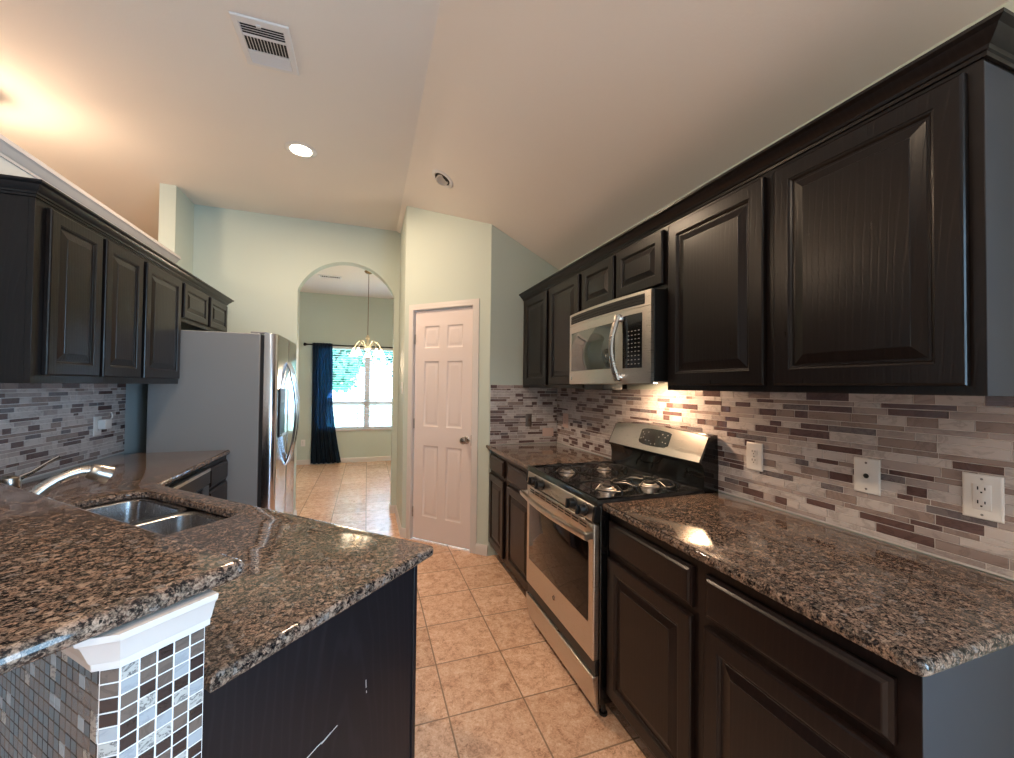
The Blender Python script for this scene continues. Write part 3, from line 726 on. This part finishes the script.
for k_ in range(17):
    u = k_/16; rs.append([Vector((1.1855, mf(u, 0, 0).y, mz1-.073)), mf(u, 0, mz1-.073), mf(u, 0, mz1-.003), mf(u, -.006, mz1), Vector((1.1855, mf(u, 0, 0).y, mz1))])
m.rings(rs); mt_ = m.build('top_grille_frame', 'steel', t, smooth=30)
m = MB(); bowed(m, .05, .965, mz1-.063, mz1-.016, .0003, .001); gr_ = m.build('grille', 'slot_dark', mt_)
m = MB()
for k_ in range(3): bowed(m, .05, .965, mz1-.055+k_*.014, mz1-.051+k_*.014, .001, .004)
m.build('louvres', 'black_plastic', mt_)
m = MB(); bowed(m, .325, .955, mz0+.078, mz1-.118, .0002, .002, inset=.003); m.build('window', 'micro_glass', md)
m = MB(); bowed(m, .070, .240, mz0+.075, mz1-.098, .0002, .002, inset=.002); cp = m.build('control_panel', 'black_enamel', t)
for i in range(4):
    for j in range(9):
        u = .088+i*.030; v = mz0+.092+j*.019
        c = [mf(u, .0024, v), mf(u+.013, .0024, v), mf(u+.013, .0024, v+.004), mf(u, .0024, v+.004)]; m = MB(); m.prism(c, (.0004, 0, 0)); m.build('key', 'button_grey', cp)
m = MB(); hp = []
for k_ in range(17):
    s_ = k_/16; hp.append(mf(.262+.012*sin(pi*s_), .018+.030*sin(pi*s_), mz0+.020+(mz1-.095-mz0-.02)*s_))
m.tube(hp, [.014+.006*(1-sin(pi*k_/16)) for k_ in range(17)], 10, flat=.8); m.build('handle', 'nickel', md)
for v in (mz0+.035, mz1-.108):
    m = MB(); c = mf(.262, 0, v); m.lathe([(.022, 0), (.022, .012), (.016, .022), (0, .024)], c, (-1, 0, 0), 16); m.build('handle_mount', 'chrome', md)
m = MB(); m.lathe([(.010, 0), (.010, .0015), (0, .002)], mf(.955, .0, mz0+.036), (-1, 0, 0), 20); m.build('emblem', 'chrome', md)
m = MB(); m.box((1.215, 1.90, 1.385), (1.34, 2.10, mz0+.0115)); m.build('filter_housing', 'black_plastic', t, bevel=.004)
m = MB(); m.box((1.365, 1.735, 1.4225), (1.435, 1.865, 1.4268)); m.build('cooktop_lamp', 'bulb', t)
area('microwave_lamp', (1.40, 1.80, 1.4205), (.15, -.1, -1), .06, .12, 6.5, (1, .64, .38))

# ------------------------------------------------------------------ refrigerator
t = thing('refrigerator', 'stainless side by side refrigerator with grey side under the short cabinet', 'refrigerator', (-1.08, 3.92, 0))
fy0, fy1 = 3.462, 4.372
MB().box((-1.44, fy0, .03), (-.762, fy1, 1.775)).build('body', 'fridge_side', t, bevel=.006)
MB().box((-1.40, fy0+.02, 0), (-.80, fy1-.02, .0295)).build('base', 'black_plastic', t)
MB().box((-.7615, fy0+.01, .05), (-.736, fy1-.01, 1.765)).build('gasket', 'slot_dark', t)
MB().box((-.83, fy0+.01, 1.7755), (-.72, fy0+.07, 1.789)).build('hinge_cover', 'fridge_side', t, bevel=.004)
def fdoor(ya, yb_, name='door'):
    m = MB(); rs = []
    for s_ in [0, .004, .012, .025, .04, .06, .085, .12, .2, .3, .4, .5, .6, .7, .8, .88, .915, .94, .96, .975, .988, .996, 1]:
        y = ya+(yb_-ya)*s_; e = min(s_, 1-s_)*(yb_-ya)
        xx = -.650+.010*(1-((y-3.917)/.46)**2); ed = max(0, 1-e/.04) if (y-3.917)*(s_-.5) > 0 else max(0, 1-e/.012)*.6; xx -= .05*(1-sqrt(max(0, 1-ed*ed)))
        rs.append([Vector((-.735, y, .06)), Vector((xx-.006, y, .06)), Vector((xx, y, .066)), Vector((xx, y, 1.773)), Vector((xx-.006, y, 1.779)), Vector((-.735, y, 1.779))])
    # denser samples near the edges
    m.rings(rs); return m.build(name, 'steel_fridge', t, smooth=50)
ysp = 3.875
d1 = fdoor(fy0, ysp-.004); d2 = fdoor(ysp+.004, fy1)
for yy, dd_ in ((ysp-.055, d1), (ysp+.055, d2)):
    hp = []
    for k_ in range(21):
        s_ = k_/20; hp.append(Vector((-.640+.075*sin(pi*s_)**.7, yy, .72+.86*s_)))
    m = MB(); m.tube(hp, .013, 10); m.build('handle', 'chrome', dd_)
m = MB(); m.box((-.6455, 3.545, .98), (-.6365, 3.755, 1.36)); dpn = m.build('dispenser', 'black_plastic', t, bevel=.003)
m = MB(); m.box((-.6363, 3.56, 1.25), (-.6345, 3.74, 1.345)); m.build('dispenser_panel', 'fridge_side', dpn)
m = MB(); m.box((-.6363, 3.56, .985), (-.622, 3.74, 1.0)); m.build('drip_tray', 'steel', dpn)

# ------------------------------------------------------------------ sink + faucet
t = thing('kitchen_sink', 'double bowl stainless undermount sink set in the peninsula counter', 'sink', (*sd(1.02, 2.68), .70))
def bowl(s0, s1, d0, d1, depth, name):
    m = MB(); rs = []
    def rect(i, z, r):
        a, b, c, d = s0+i, s1-i, d0+i, d1-i
        P = rounded([(a, c, r), (b, c, r), (b, d, r), (a, d, r)][::-1], 0)
        return [sdp(p.x, p.y, z) for p in P]
    for i, z, r in ((-.03, .8835, .09), (.0, .8835, .075), (.008, .880, .07), (.018, .80, .07), (.03, .883-depth+.03, .07), (.06, .883-depth, .06)): rs.append(rect(i, z, r))
    for i, z, r in ((.06, .883-depth-.003, .06), (.022, .883-depth+.025, .07), (.0, .80, .07), (-.01, .879, .075), (-.03, .879, .09)): rs.append(rect(i, z, r))
    m.rings(rs, cap0=False, cap1=False)
    # close bottoms
    n_ = len(rs[0]); m.add(rs[5], [tuple(range(n_))]); m.add(rs[6], [tuple(range(n_))])
    b = m.build(name, 'sink_steel', t, smooth=50)
    c = sdp((s0+s1)/2, (d0+d1)/2, .883-depth)
    m = MB(); m.lathe([(.045, 0), (.043, .003), (.030, .001), (0, .001)], c, seg=24); m.build('drain', 'chrome', b)
    return b
bowl(.79, 1.285, 2.215, 2.60, .17, 'bowl'); bowl(.79, 1.285, 2.66, 3.17, .22, 'bowl')
t = thing('kitchen_faucet', 'brushed nickel pull-out faucet with side lever behind the sink', 'faucet', (*sd(.70, 2.72), .914))
m = MB(); b0 = sdp(.685, 2.70, .9145)
pth = [b0, sdp(.685, 2.70, .985), sdp(.705, 2.70, 1.030), sdp(.745, 2.695, 1.058), sdp(.78, 2.69, 1.076), sdp(.82, 2.68, 1.090), sdp(.855, 2.675, 1.096), sdp(.885, 2.67, 1.095)]
m.tube(pth, [.027, .024, .021, .019, .018, .017, .018, .019], 14); m.build('spout', 'nickel', t, smooth=60)
m = MB(); a = sdp(.880, 2.672, 1.096); b = sdp(.952, 2.66, 1.070)
m.tube([a, a+(b-a)*.1, a+(b-a)*.45, b, b+(b-a)*.02], [.019, .025, .028, .032, .026], 18); m.build('spray_head', 'nickel', t, smooth=60)
m = MB(); m.lathe([(.030, 0), (.030, .006), (.025, .012), (.022, .016)], b0, seg=24); m.build('escutcheon', 'nickel', t)
hb = sdp(.70, 2.95, .9145)
m = MB(); m.lathe([(.027, 0), (.027, .006), (.021, .012), (.020, .10), (.023, .115), (.026, .122), (.026, .150), (.023, .160), (.012, .166), (0, .167)], hb, seg=24); hnd = m.build('handle_body', 'nickel', t)
m = MB(); L0 = hb+Vector((.01, .005, .150)); L1 = sdp(.87, 2.98, 1.124)
m.tube([L0, L0+(L1-L0)*.35+Vector((0, 0, -.004)), L0+(L1-L0)*.7, L1], [.010, .0065, .0055, .0075], 10); m.build('lever', 'chrome', hnd)

# ------------------------------------------------------------------ wall plates
def plate(name, label, O, U, Wd, w, h, style, mt='plastic_white', cat='outlet'):
    fr = frame(O, U, Wd); t = thing(name, label, cat, O)
    m = MB(); nest(m, fr, -w/2, w/2, -h/2, h/2, [(0, 0), (0, .003), (.003, .0055), (.006, .006)]); p = m.build('cover_plate', mt, t)
    if style == 'duplex' or style == 'decora':
        if style == 'decora':
            m = MB(); nest(m, fr, -.018, .018, -.034, .034, [(0, .0061), (0, .0075), (.0015, .0085)]); m.build('receptacle', mt, t)
            c0 = .0088
        else:
            for s_ in (-1, 1):
                m = MB(); nest(m, fr, -.016, .016, s_*.0195-.014, s_*.0195+.014, [(0, .0061), (0, .007), (.003, .008)]); m.build('receptacle', mt, t)
            c0 = .0082
        for s_ in (-1, 1):
            v = s_*.0185; m = MB()
            m.box((-.008, c0-.001, v), (-.0055, c0+.0003, v+.009), None, fr); m.box((.0055, c0-.001, v+.001), (.008, c0+.0003, v+.008), None, fr); m.box((-.002, c0-.001, v-.008), (.002, c0+.0003, v-.004), None, fr); m.build('slots', 'slot_dark', t)
    if style in ('duplex', 'decora'):
        for v in ((0,) if style == 'duplex' else (-.048, .048)):
            m = MB(); m.lathe([(.003, 0), (.003, .001), (0, .0012)], fr(0, .006, v), Wd, 10); m.build('screw', 'button_grey', t)
    if style == 'jack':
        m = MB(); m.lathe([(.008, 0), (.008, .001), (.005, .004), (.0045, .005), (0, .005)], fr(0, .006, 0), Wd, 12); m.build('jack', 'slot_dark', t)
        for v in (-.043, .043):
            m = MB(); m.lathe([(.0035, 0), (.0035, .001), (0, .0012)], fr(0, .006, v), Wd, 10); m.build('screw', 'brushed_plate', t)
    if style == 'switch':
        m = MB(); m.box((-.005, .006, -.012), (.005, .0075, .012), None, fr); m.prism([fr(-.004, .007, -.006), fr(.004, .007, -.006), fr(.004, .018, .006), fr(-.004, .018, .006)], (0, 0, .006)); m.build('toggle', mt, t)
    return t
XT = XW-.0006
plate('wall_outlet', 'white duplex outlet on the mosaic just right of the range', (XT, 1.288, 1.110), (0, -1, 0), (-1, 0, 0), .076, .118, 'duplex')
plate('phone_jack', 'white jack plate with a dark centre port between two outlets', (XT, .877, 1.115), (0, -1, 0), (-1, 0, 0), .074, .115, 'jack', cat='wall plate')
plate('wall_outlet', 'large white outlet plate nearest the camera on the right wall', (XT, .610, 1.115), (0, -1, 0), (-1, 0, 0), .078, .120, 'decora')
plate('wall_outlet', 'outlet on the right wall left of the range, near the corner', (XT, 3.03, 1.118), (0, -1, 0), (-1, 0, 0), .09, .118, 'duplex', 'pink_plate')
YT = YB-.0096
plate('light_switch', 'dark metal switch plate on the back wall mosaic', (1.311, YT, 1.112), (1, 0, 0), (0, -1, 0), .055, .108, 'switch', 'brushed_plate', 'switch')
plate('wall_outlet', 'blank pinkish plate low on the back wall by the corner', (1.493, YT, 1.005), (1, 0, 0), (0, -1, 0), .105, .072, 'none', 'pink_plate', 'wall plate')
XTL = XLW+.0006
plate('wall_outlet', 'white outlet on the left wall mosaic with an adapter in it', (XTL, 3.19, 1.125), (0, 1, 0), (1, 0, 0), .074, .118, 'duplex')
t = thing('plug_adapter', 'white plug-in adapter with short cord in the left wall outlet', 'adapter', (XTL+.01, 3.22, 1.13))
m = MB(); m.box((XTL+.0095, 3.175, 1.105), (XTL+.048, 3.245, 1.165)); m.build('body', 'plastic_white', t, bevel=.005)
m = MB(); m.tube([(XTL+.04, 3.24, 1.160), (XTL+.045, 3.25, 1.175), (XTL+.04, 3.262, 1.19), (XTL+.03, 3.268, 1.205)], .004, 8); m.build('cord', 'plastic_white', t)
plate('light_switch', 'white switch plate on the narrow wall left of the pantry door', (C2.x-.0002, 4.02, 1.371), (0, -1, 0), (-1, 0, 0), .07, .115, 'switch', cat='switch')
plate('wall_outlet', 'white outlet low on the dining nook wall left of the curtain', (-1.032, YN-.0002, .374), (1, 0, 0), (0, -1, 0), .07, .115, 'duplex')

# ------------------------------------------------------------------ ceiling things
def register(name, label, c, wx, wy, style):
    t = thing(name, label, 'vent', c); x, y, z = c; fr = lambda u, w, v: Vector((x+u, y+v, z-.0005-w))
    m = MB(); rs = []
    for i, w in ((0, 0), (0, .004), (.004, .008), (.026, .010), (.030, .006), (.030, .001)):
        rs.append([fr(-wx/2+i, w, -wy/2+i), fr(wx/2-i, w, -wy/2+i), fr(wx/2-i, w, wy/2-i), fr(-wx/2+i, w, wy/2-i)])
    m.rings(rs, cap0=False, cap1=False); m.build('frame', 'vent_white', t)
    m = MB(); m.box((-wx/2+.028, .0002, -wy/2+.028), (wx/2-.028, .0012, wy/2-.028), None, fr); m.build('duct', 'slot_dark', t)
    iw = wx-.06; ih = wy-.06
    m = MB()
    if style == 'three':
        a = ih*.30; y0_ = -ih/2; y1_ = ih/2
        for k_ in range(5):   # near bank: horizontal slats
            v = y0_+a*(k_+.5)/5; m.prism([fr(-iw/2, .003, v+.004), fr(-iw/2, .004, v+.006), fr(-iw/2, .010, v-.003), fr(-iw/2, .009, v-.005)], (iw, 0, 0))
        for k_ in range(6):
            v = y1_-a*(k_+.5)/6; m.prism([fr(-iw/2, .003, v-.006), fr(-iw/2, .004, v-.008), fr(-iw/2, .010, v+.004), fr(-iw/2, .009, v+.006)], (iw, 0, 0))
        n_ = 13
        for k_ in range(n_+1):
            u = -iw/2+iw*k_/n_; m.prism([fr(u-.002, .002, y0_+a+.006), fr(u+.001, .002, y0_+a+.006), fr(u+.003, .010, y0_+a+.006), fr(u, .010, y0_+a+.006)], (0, ih-2*a-.012, 0))
        for v in (y0_+a, y1_-a): m.box((-iw/2, .003, v-.005), (iw/2, .010, v+.005), None, fr)
        for v in (-ih/2+.0,): m.box((-iw/2-.003, .003, v-.004), (iw/2+.003, .010, v+.002), None, fr)
    else:
        for k_ in range(9):
            u = -iw/2+iw*(k_+.5)/9; m.box((u-.006, .003, -ih/2), (u+.002, .009, ih/2), None, fr)
    m.build('slats', 'vent_white', t)
    m = MB(); m.box((-.02, .010, -wy/2+.026), (.0, .016, -wy/2+.036), None, fr); m.build('damper_lever', 'vent_white', t)
    return t
register('ceiling_vent', 'white square air register on the kitchen ceiling', (-.503, 2.29, ZC), .245, .315, 'three')
register('ceiling_vent', 'small air vent on the dining nook ceiling seen through the arch', (-.545, 6.50, 3.0), .32, .16, 'bank')

t = thing('recessed_light', 'lit round recessed ceiling light in the flat kitchen ceiling', 'light', (-.481, 3.236, ZC))
c = (-.481, 3.236, ZC-.0005)
m = MB(); m.lathe([(.070, -.0), (.072, .004), (.086, .0055), (.104, .003), (.108, 0), (.07, 0)], c, (0, 0, -1), 36); m.build('trim_ring', 'vent_white', t)
m = MB(); m.lathe([(.068, 0), (.069, .003), (.060, .009), (.04, .013), (0, .015)], c, (0, 0, -1), 28); m.build('lens', 'can_glow', t)
area('recessed_light_lamp', (-.481, 3.236, ZC-.03), (0, 0, -1), .13, .13, 24, WARM, shape='DISK')
for i_, (lx, ly) in enumerate(((-.488, .55), (-.488, -1.6))):  # fill lamps with copied fittings, added out of view to brighten the room
    lb = ['added recessed fill light above the camera, out of view', 'added recessed fill light behind the camera, out of view'][i_]
    t2 = copy_tree(t); t2.location = (lx, ly, ZC); t2['label'] = lb
    area('recessed_light_lamp', (lx, ly, ZC-.03), (0, 0, -1), .13, .13, 14, WARM, shape='DISK')
nrm = Vector((-(ZC-2.435)/(XR-XC), 0, -1)).normalized()
c = Vector((.520, 3.05, slope(.520)))+nrm*.0006
t = thing('eyeball_light', 'unlit gimbal light on the sloped ceiling above the pantry', 'light', c)
m = MB(); m.lathe([(.062, .0), (.066, .006), (.080, .007), (.090, .003), (.092, 0), (.062, 0)], c, nrm, 32); m.build('trim_ring', 'vent_white', t)
m = MB(); m.lathe([(.060, 0), (.060, .003), (0, .003)], c, nrm, 28); m.build('socket', 'slot_dark', t)
m = MB(); n2 = (nrm+Vector((.25, -.35, 0))).normalized(); m.lathe([(.046, 0), (.048, .012), (.040, .015), (.034, .010), (0, .008)], c+nrm*.003, n2, 24); m.build('lamp_face', 'lamp_off', t)

# living room ceiling fixture at the far left edge
fx = Vector((-2.19, 3.20, ZC))
t = thing('ceiling_fixture', 'bronze ceiling fixture with lit glass shade at the left picture edge', 'light', fx)
m = MB(); m.lathe([(.07, 0), (.07, .012), (.05, .03), (.012, .04), (.012, .075), (.03, .08), (.055, .085), (.075, .10), (.085, .125), (.08, .13), (0, .13)], fx-Vector((0, 0, .0005)), (0, 0, -1), 24); m.build('canopy', 'brass_dark', t)
m = MB(); m.lathe([(.05, .131), (.075, .16), (.09, .20), (.08, .235), (.04, .255), (0, .26)], fx, (0, 0, -1), 24); m.build('glass_shade', 'frosted_glass', t)
point('ceiling_fixture_lamp', fx-Vector((0, 0, .40)), 15, WARM, .08)
point('living_room_lamp', (-4.2, 3.6, 2.3), 60, WARM, .25)

# chandelier
ch = Vector((.0, 6.0, 3.0))
t = thing('chandelier', 'cream five arm chandelier with lit glass shades in the dining nook', 'chandelier', ch)
m = MB(); m.lathe([(.06, 0), (.06, .01), (.04, .03), (.008, .04)], ch-Vector((0, 0, .0005)), (0, 0, -1), 20); m.build('canopy', 'brass_dark', t)
m = MB(); m.tube([ch-Vector((0, 0, .03)), ch-Vector((0, 0, .92))], .004, 8); m.build('chain', 'brass_dark', t)
m = MB(); m.lathe([(.005, .90), (.02, .92), (.03, .95), (.015, .98), (.018, 1.02), (.04, 1.06), (.045, 1.09), (.02, 1.12), (.012, 1.15), (.022, 1.17), (.0, 1.20)], ch, (0, 0, -1), 20); m.build('stem', 'cream_enamel', t)
for k_ in range(5):
    a = k_*2*pi/5+.3; d = Vector((cos(a), sin(a), 0)); o0 = ch-Vector((0, 0, 1.09))
    P = [o0+d*.03]
    for j in range(1, 13):
        s_ = j/12; P.append(o0+d*(.03+.17*s_)+Vector((0, 0, .11*sin(pi*s_*1.0)-.02*s_)))
    m = MB(); m.tube(P, .007, 8); arm = m.build('arm', 'cream_enamel', t)
    e = P[-1]
    m = MB(); m.lathe([(.014, -.01), (.016, .01), (.03, .03), (.045, .07), (.058, .09), (.056, .09), (.04, .066), (.02, .028), (0, .02)], e, (0, 0, -1), 18); m.build('glass_shade', 'frosted_glass', arm)
    m = MB(); m.lathe([(.012, .02), (.02, .05), (.018, .068), (0, .075)], e, (0, 0, -1), 12); m.build('bulb', 'bulb', arm)
point('chandelier_lamp', ch-Vector((0, 0, 1.32)), 22, WARM, .12)

# ------------------------------------------------------------------ nook window, blind, curtain
wn = bpy.data.objects.new('window_1', None); COL.objects.link(wn); wn.location = (0, YN+.06, wz0); struct(wn, 'wide double window of the dining nook', 'window')
m = MB(); fr = lambda u, w, v: Vector((u, YN+.06-w, v)); fw = .045
m.box((wx0, -.03, wz0), (wx0+fw, .03, wz1), None, fr); m.box((wx1-fw, -.03, wz0), (wx1, .03, wz1), None, fr)
m.box((wx0+fw, -.03, wz0), (wx1-fw, .03, wz0+fw), None, fr); m.box((wx0+fw, -.03, wz1-fw), (wx1-fw, .03, wz1), None, fr)
m.box((-.045, -.03, wz0+fw), (.055, .03, wz1-fw), None, fr)
for a, b in ((wx0+fw, -.045), (.055, wx1-fw)): m.box((a, -.02, 1.03), (b, .02, 1.085), None, fr)
m.build('window_frame', 'white_trim', wn, bevel=.003)
m = MB()
for a, b in ((wx0+fw, -.045), (.055, wx1-fw)):
    m.box((a, -.004, wz0+fw), (b, .0, 1.03), None, fr); m.box((a, -.004, 1.085), (b, .0, wz1-fw), None, fr)
m.build('pane', 'clear_glass', wn)
m = MB(); m.box((wx0-.03, YN-.035, wz0-.022), (wx1+.03, YN+.03, wz0-.001)); m.build('sill', 'white_trim', wn, bevel=.004)
w3 = MB()
for a, b in ((-3.0, -2.95), (-.55, -.5), (-1.78, -1.72)): w3.box((1.63, a, .3), (1.68, b, 2.4))
w3.box((1.63, -2.95, .3), (1.68, -.55, .35)); w3.box((1.63, -2.95, 2.35), (1.68, -.55, 2.4))
struct(w3.build('window_2', 'white_trim', base=(1.65, -1.75, .5)))

t = thing('window_blind', 'white horizontal slat blind hanging in the nook window', 'blind', (0, YN+.01, wz0))
MB().box((wx0+.004, YN+.001, wz1-.045), (wx1-.004, YN+.027, wz1-.003)).build('headrail', 'blind_white', t)
m = MB(); n_ = 34
for k_ in range(n_):
    z = wz0+.03+(wz1-.06-wz0-.03)*k_/(n_-1); m.prism([(wx0+.006, YN+.001, z+.0035), (wx0+.006, YN+.0265, z-.0035), (wx0+.006, YN+.0265, z-.0015), (wx0+.006, YN+.001, z+.0055)], (wx1-wx0-.012, 0, 0))
m.build('slats', 'blind_white', t)
MB().box((wx0+.006, YN+.003, wz0+.004), (wx1-.006, YN+.025, wz0+.02)).build('bottom_rail', 'blind_white', t)
m = MB()
for x in (-.7, -.15, .15, .7): m.box((x-.006, YN-.0005, wz0+.01), (x+.006, YN+.0002, wz1-.04))
m.build('ladder_tape', 'blind_white', t)

t = thing('curtain_rod', 'black curtain rod with ball finial above the nook window', 'curtain rod', (0, YN-.08, 2.095))
MB().tube([(-.98, YN-.08, 2.085), (1.05, YN-.08, 2.085)], .011, 10).build('rod', 'rod_black', t)
for x, s_ in ((-.98, -1), (1.05, 1)):
    m = MB(); m.lathe([(.011, 0), (.016, .008), (.012, .014), (.026, .03), (.03, .045), (.024, .06), (0, .068)], (x, YN-.08, 2.085), (s_, 0, 0), 16); m.build('finial', 'rod_black', t)
for x in (-.93, 1.0):
    m = MB(); m.tube([(x, YN-.08, 2.085), (x, YN-.001, 2.085)], .006, 8); m.build('bracket', 'rod_black', t)
m = MB(); NX, NZ = 120, 40; rows_ = []
for j in range(NZ+1):
    s_ = j/NZ; z = 2.115-(2.115-.02)*s_
    xl = -.905+.01*s_; xr = -.590+.02*sin(s_*3)+.185*max(0, (s_-.45)/.55)**1.5; amp = .026+.012*s_
    rows_.append([Vector((xl+(xr-xl)*i/NX+.006*sin(i*.9+s_*4), YN-.08+amp*sin(i/NX*2*pi*6.5+.5*sin(s_*3)), z)) for i in range(NX+1)])
v = [p for r_ in rows_ for p in r_]; F = [(j*(NX+1)+i, j*(NX+1)+i+1, (j+1)*(NX+1)+i+1, (j+1)*(NX+1)+i) for j in range(NZ) for i in range(NX)]
m.add(v, F)
o = m.build('curtain', 'curtain_cloth', base=(-.75, YN-.08, .02), smooth=80)
sl = o.modifiers.new('thick', 'SOLIDIFY'); sl.thickness = .0012
tag(o, 'long sheer navy blue curtain at the left of the nook window', 'curtain')

# ------------------------------------------------------------------ outside
o = MB().box((-14, 8.2, -.35), (14, 40, -.25)).build('lawn', 'lawn', base=(0, 20, -.3)); struct(o, 'pale lawn outside the nook window', 'ground')
t = thing('garden_fence', 'low pale board fence outside beyond the nook window', 'fence', (0, 20, -.25))
m = MB()
for k_ in range(5): m.box((-10, 20, -.2+k_*.20), (10.2, 20.03, -.2+k_*.20+.17))
m.build('boards', 'fence_wood', t)
for x in (-8, -5, -2, 1, 4, 7): MB().box((x, 20.031, -.25), (x+.1, 20.11, .85)).build('post', 'fence_wood', t)
def tree(label, x, y, h, r, mt, seed):
    rnd = random.Random(seed); t = thing('garden_tree', label, 'tree', (x, y, -.25))
    m = MB(); m.tube([(x, y, -.25), (x+.05, y, h*.4), (x, y+.1, h*.8)], [.16, .12, .05], 10)
    for k_ in range(6):
        a = k_*1.05; m.tube([(x+.03, y, h*.45+k_*.1), (x+cos(a)*r*.5, y+sin(a)*r*.5, h*.8), (x+cos(a)*r*.8, y+sin(a)*r*.8, h)], [.06, .04, .015], 6)
    m.build('trunk', 'bark', t)
    m = MB()
    for k_ in range(4200):
        d = Vector((rnd.gauss(0, 1), rnd.gauss(0, 1), rnd.gauss(0, .8))).normalized(); rr = r*(rnd.random()**.4)*(1+.25*sin(d.x*5+seed)*cos(d.z*6)); c = Vector((x, y, h))+d*rr
        u = Vector((rnd.uniform(-1, 1), rnd.uniform(-1, 1), rnd.uniform(-1, 1))).normalized(); w = u.cross(d).normalized(); s_ = rnd.uniform(.07, .14)
        m.add([c-u*s_, c+w*s_*.6, c+u*s_, c-w*s_*.6], [(0, 1, 2, 3)])
    m.build('foliage', mt, t)
tree('leafy green tree outside seen through the left half of the blind', -1.2, 12.2, 2.3, 1.35, 'leaf', 3)
tree('darker green tree outside seen through the right half of the blind', 2.1, 16.6, 3.0, 1.9, 'leaf_dark', 5)

GR = {'countertop': 'granite countertops', 'cabinet': 'black raised-panel cabinets', 'outlet': 'electrical outlets', 'backsplash': 'mosaic backsplashes', 'vent': 'ceiling air vents', 'switch': 'light switches', 'tree': 'garden trees'}
for ob in bpy.data.objects:
    if ob.get('category') in GR and not ob.parent: ob['group'] = GR[ob['category']]
for ob in bpy.data.objects:
    if '_b' in ob: del ob['_b']
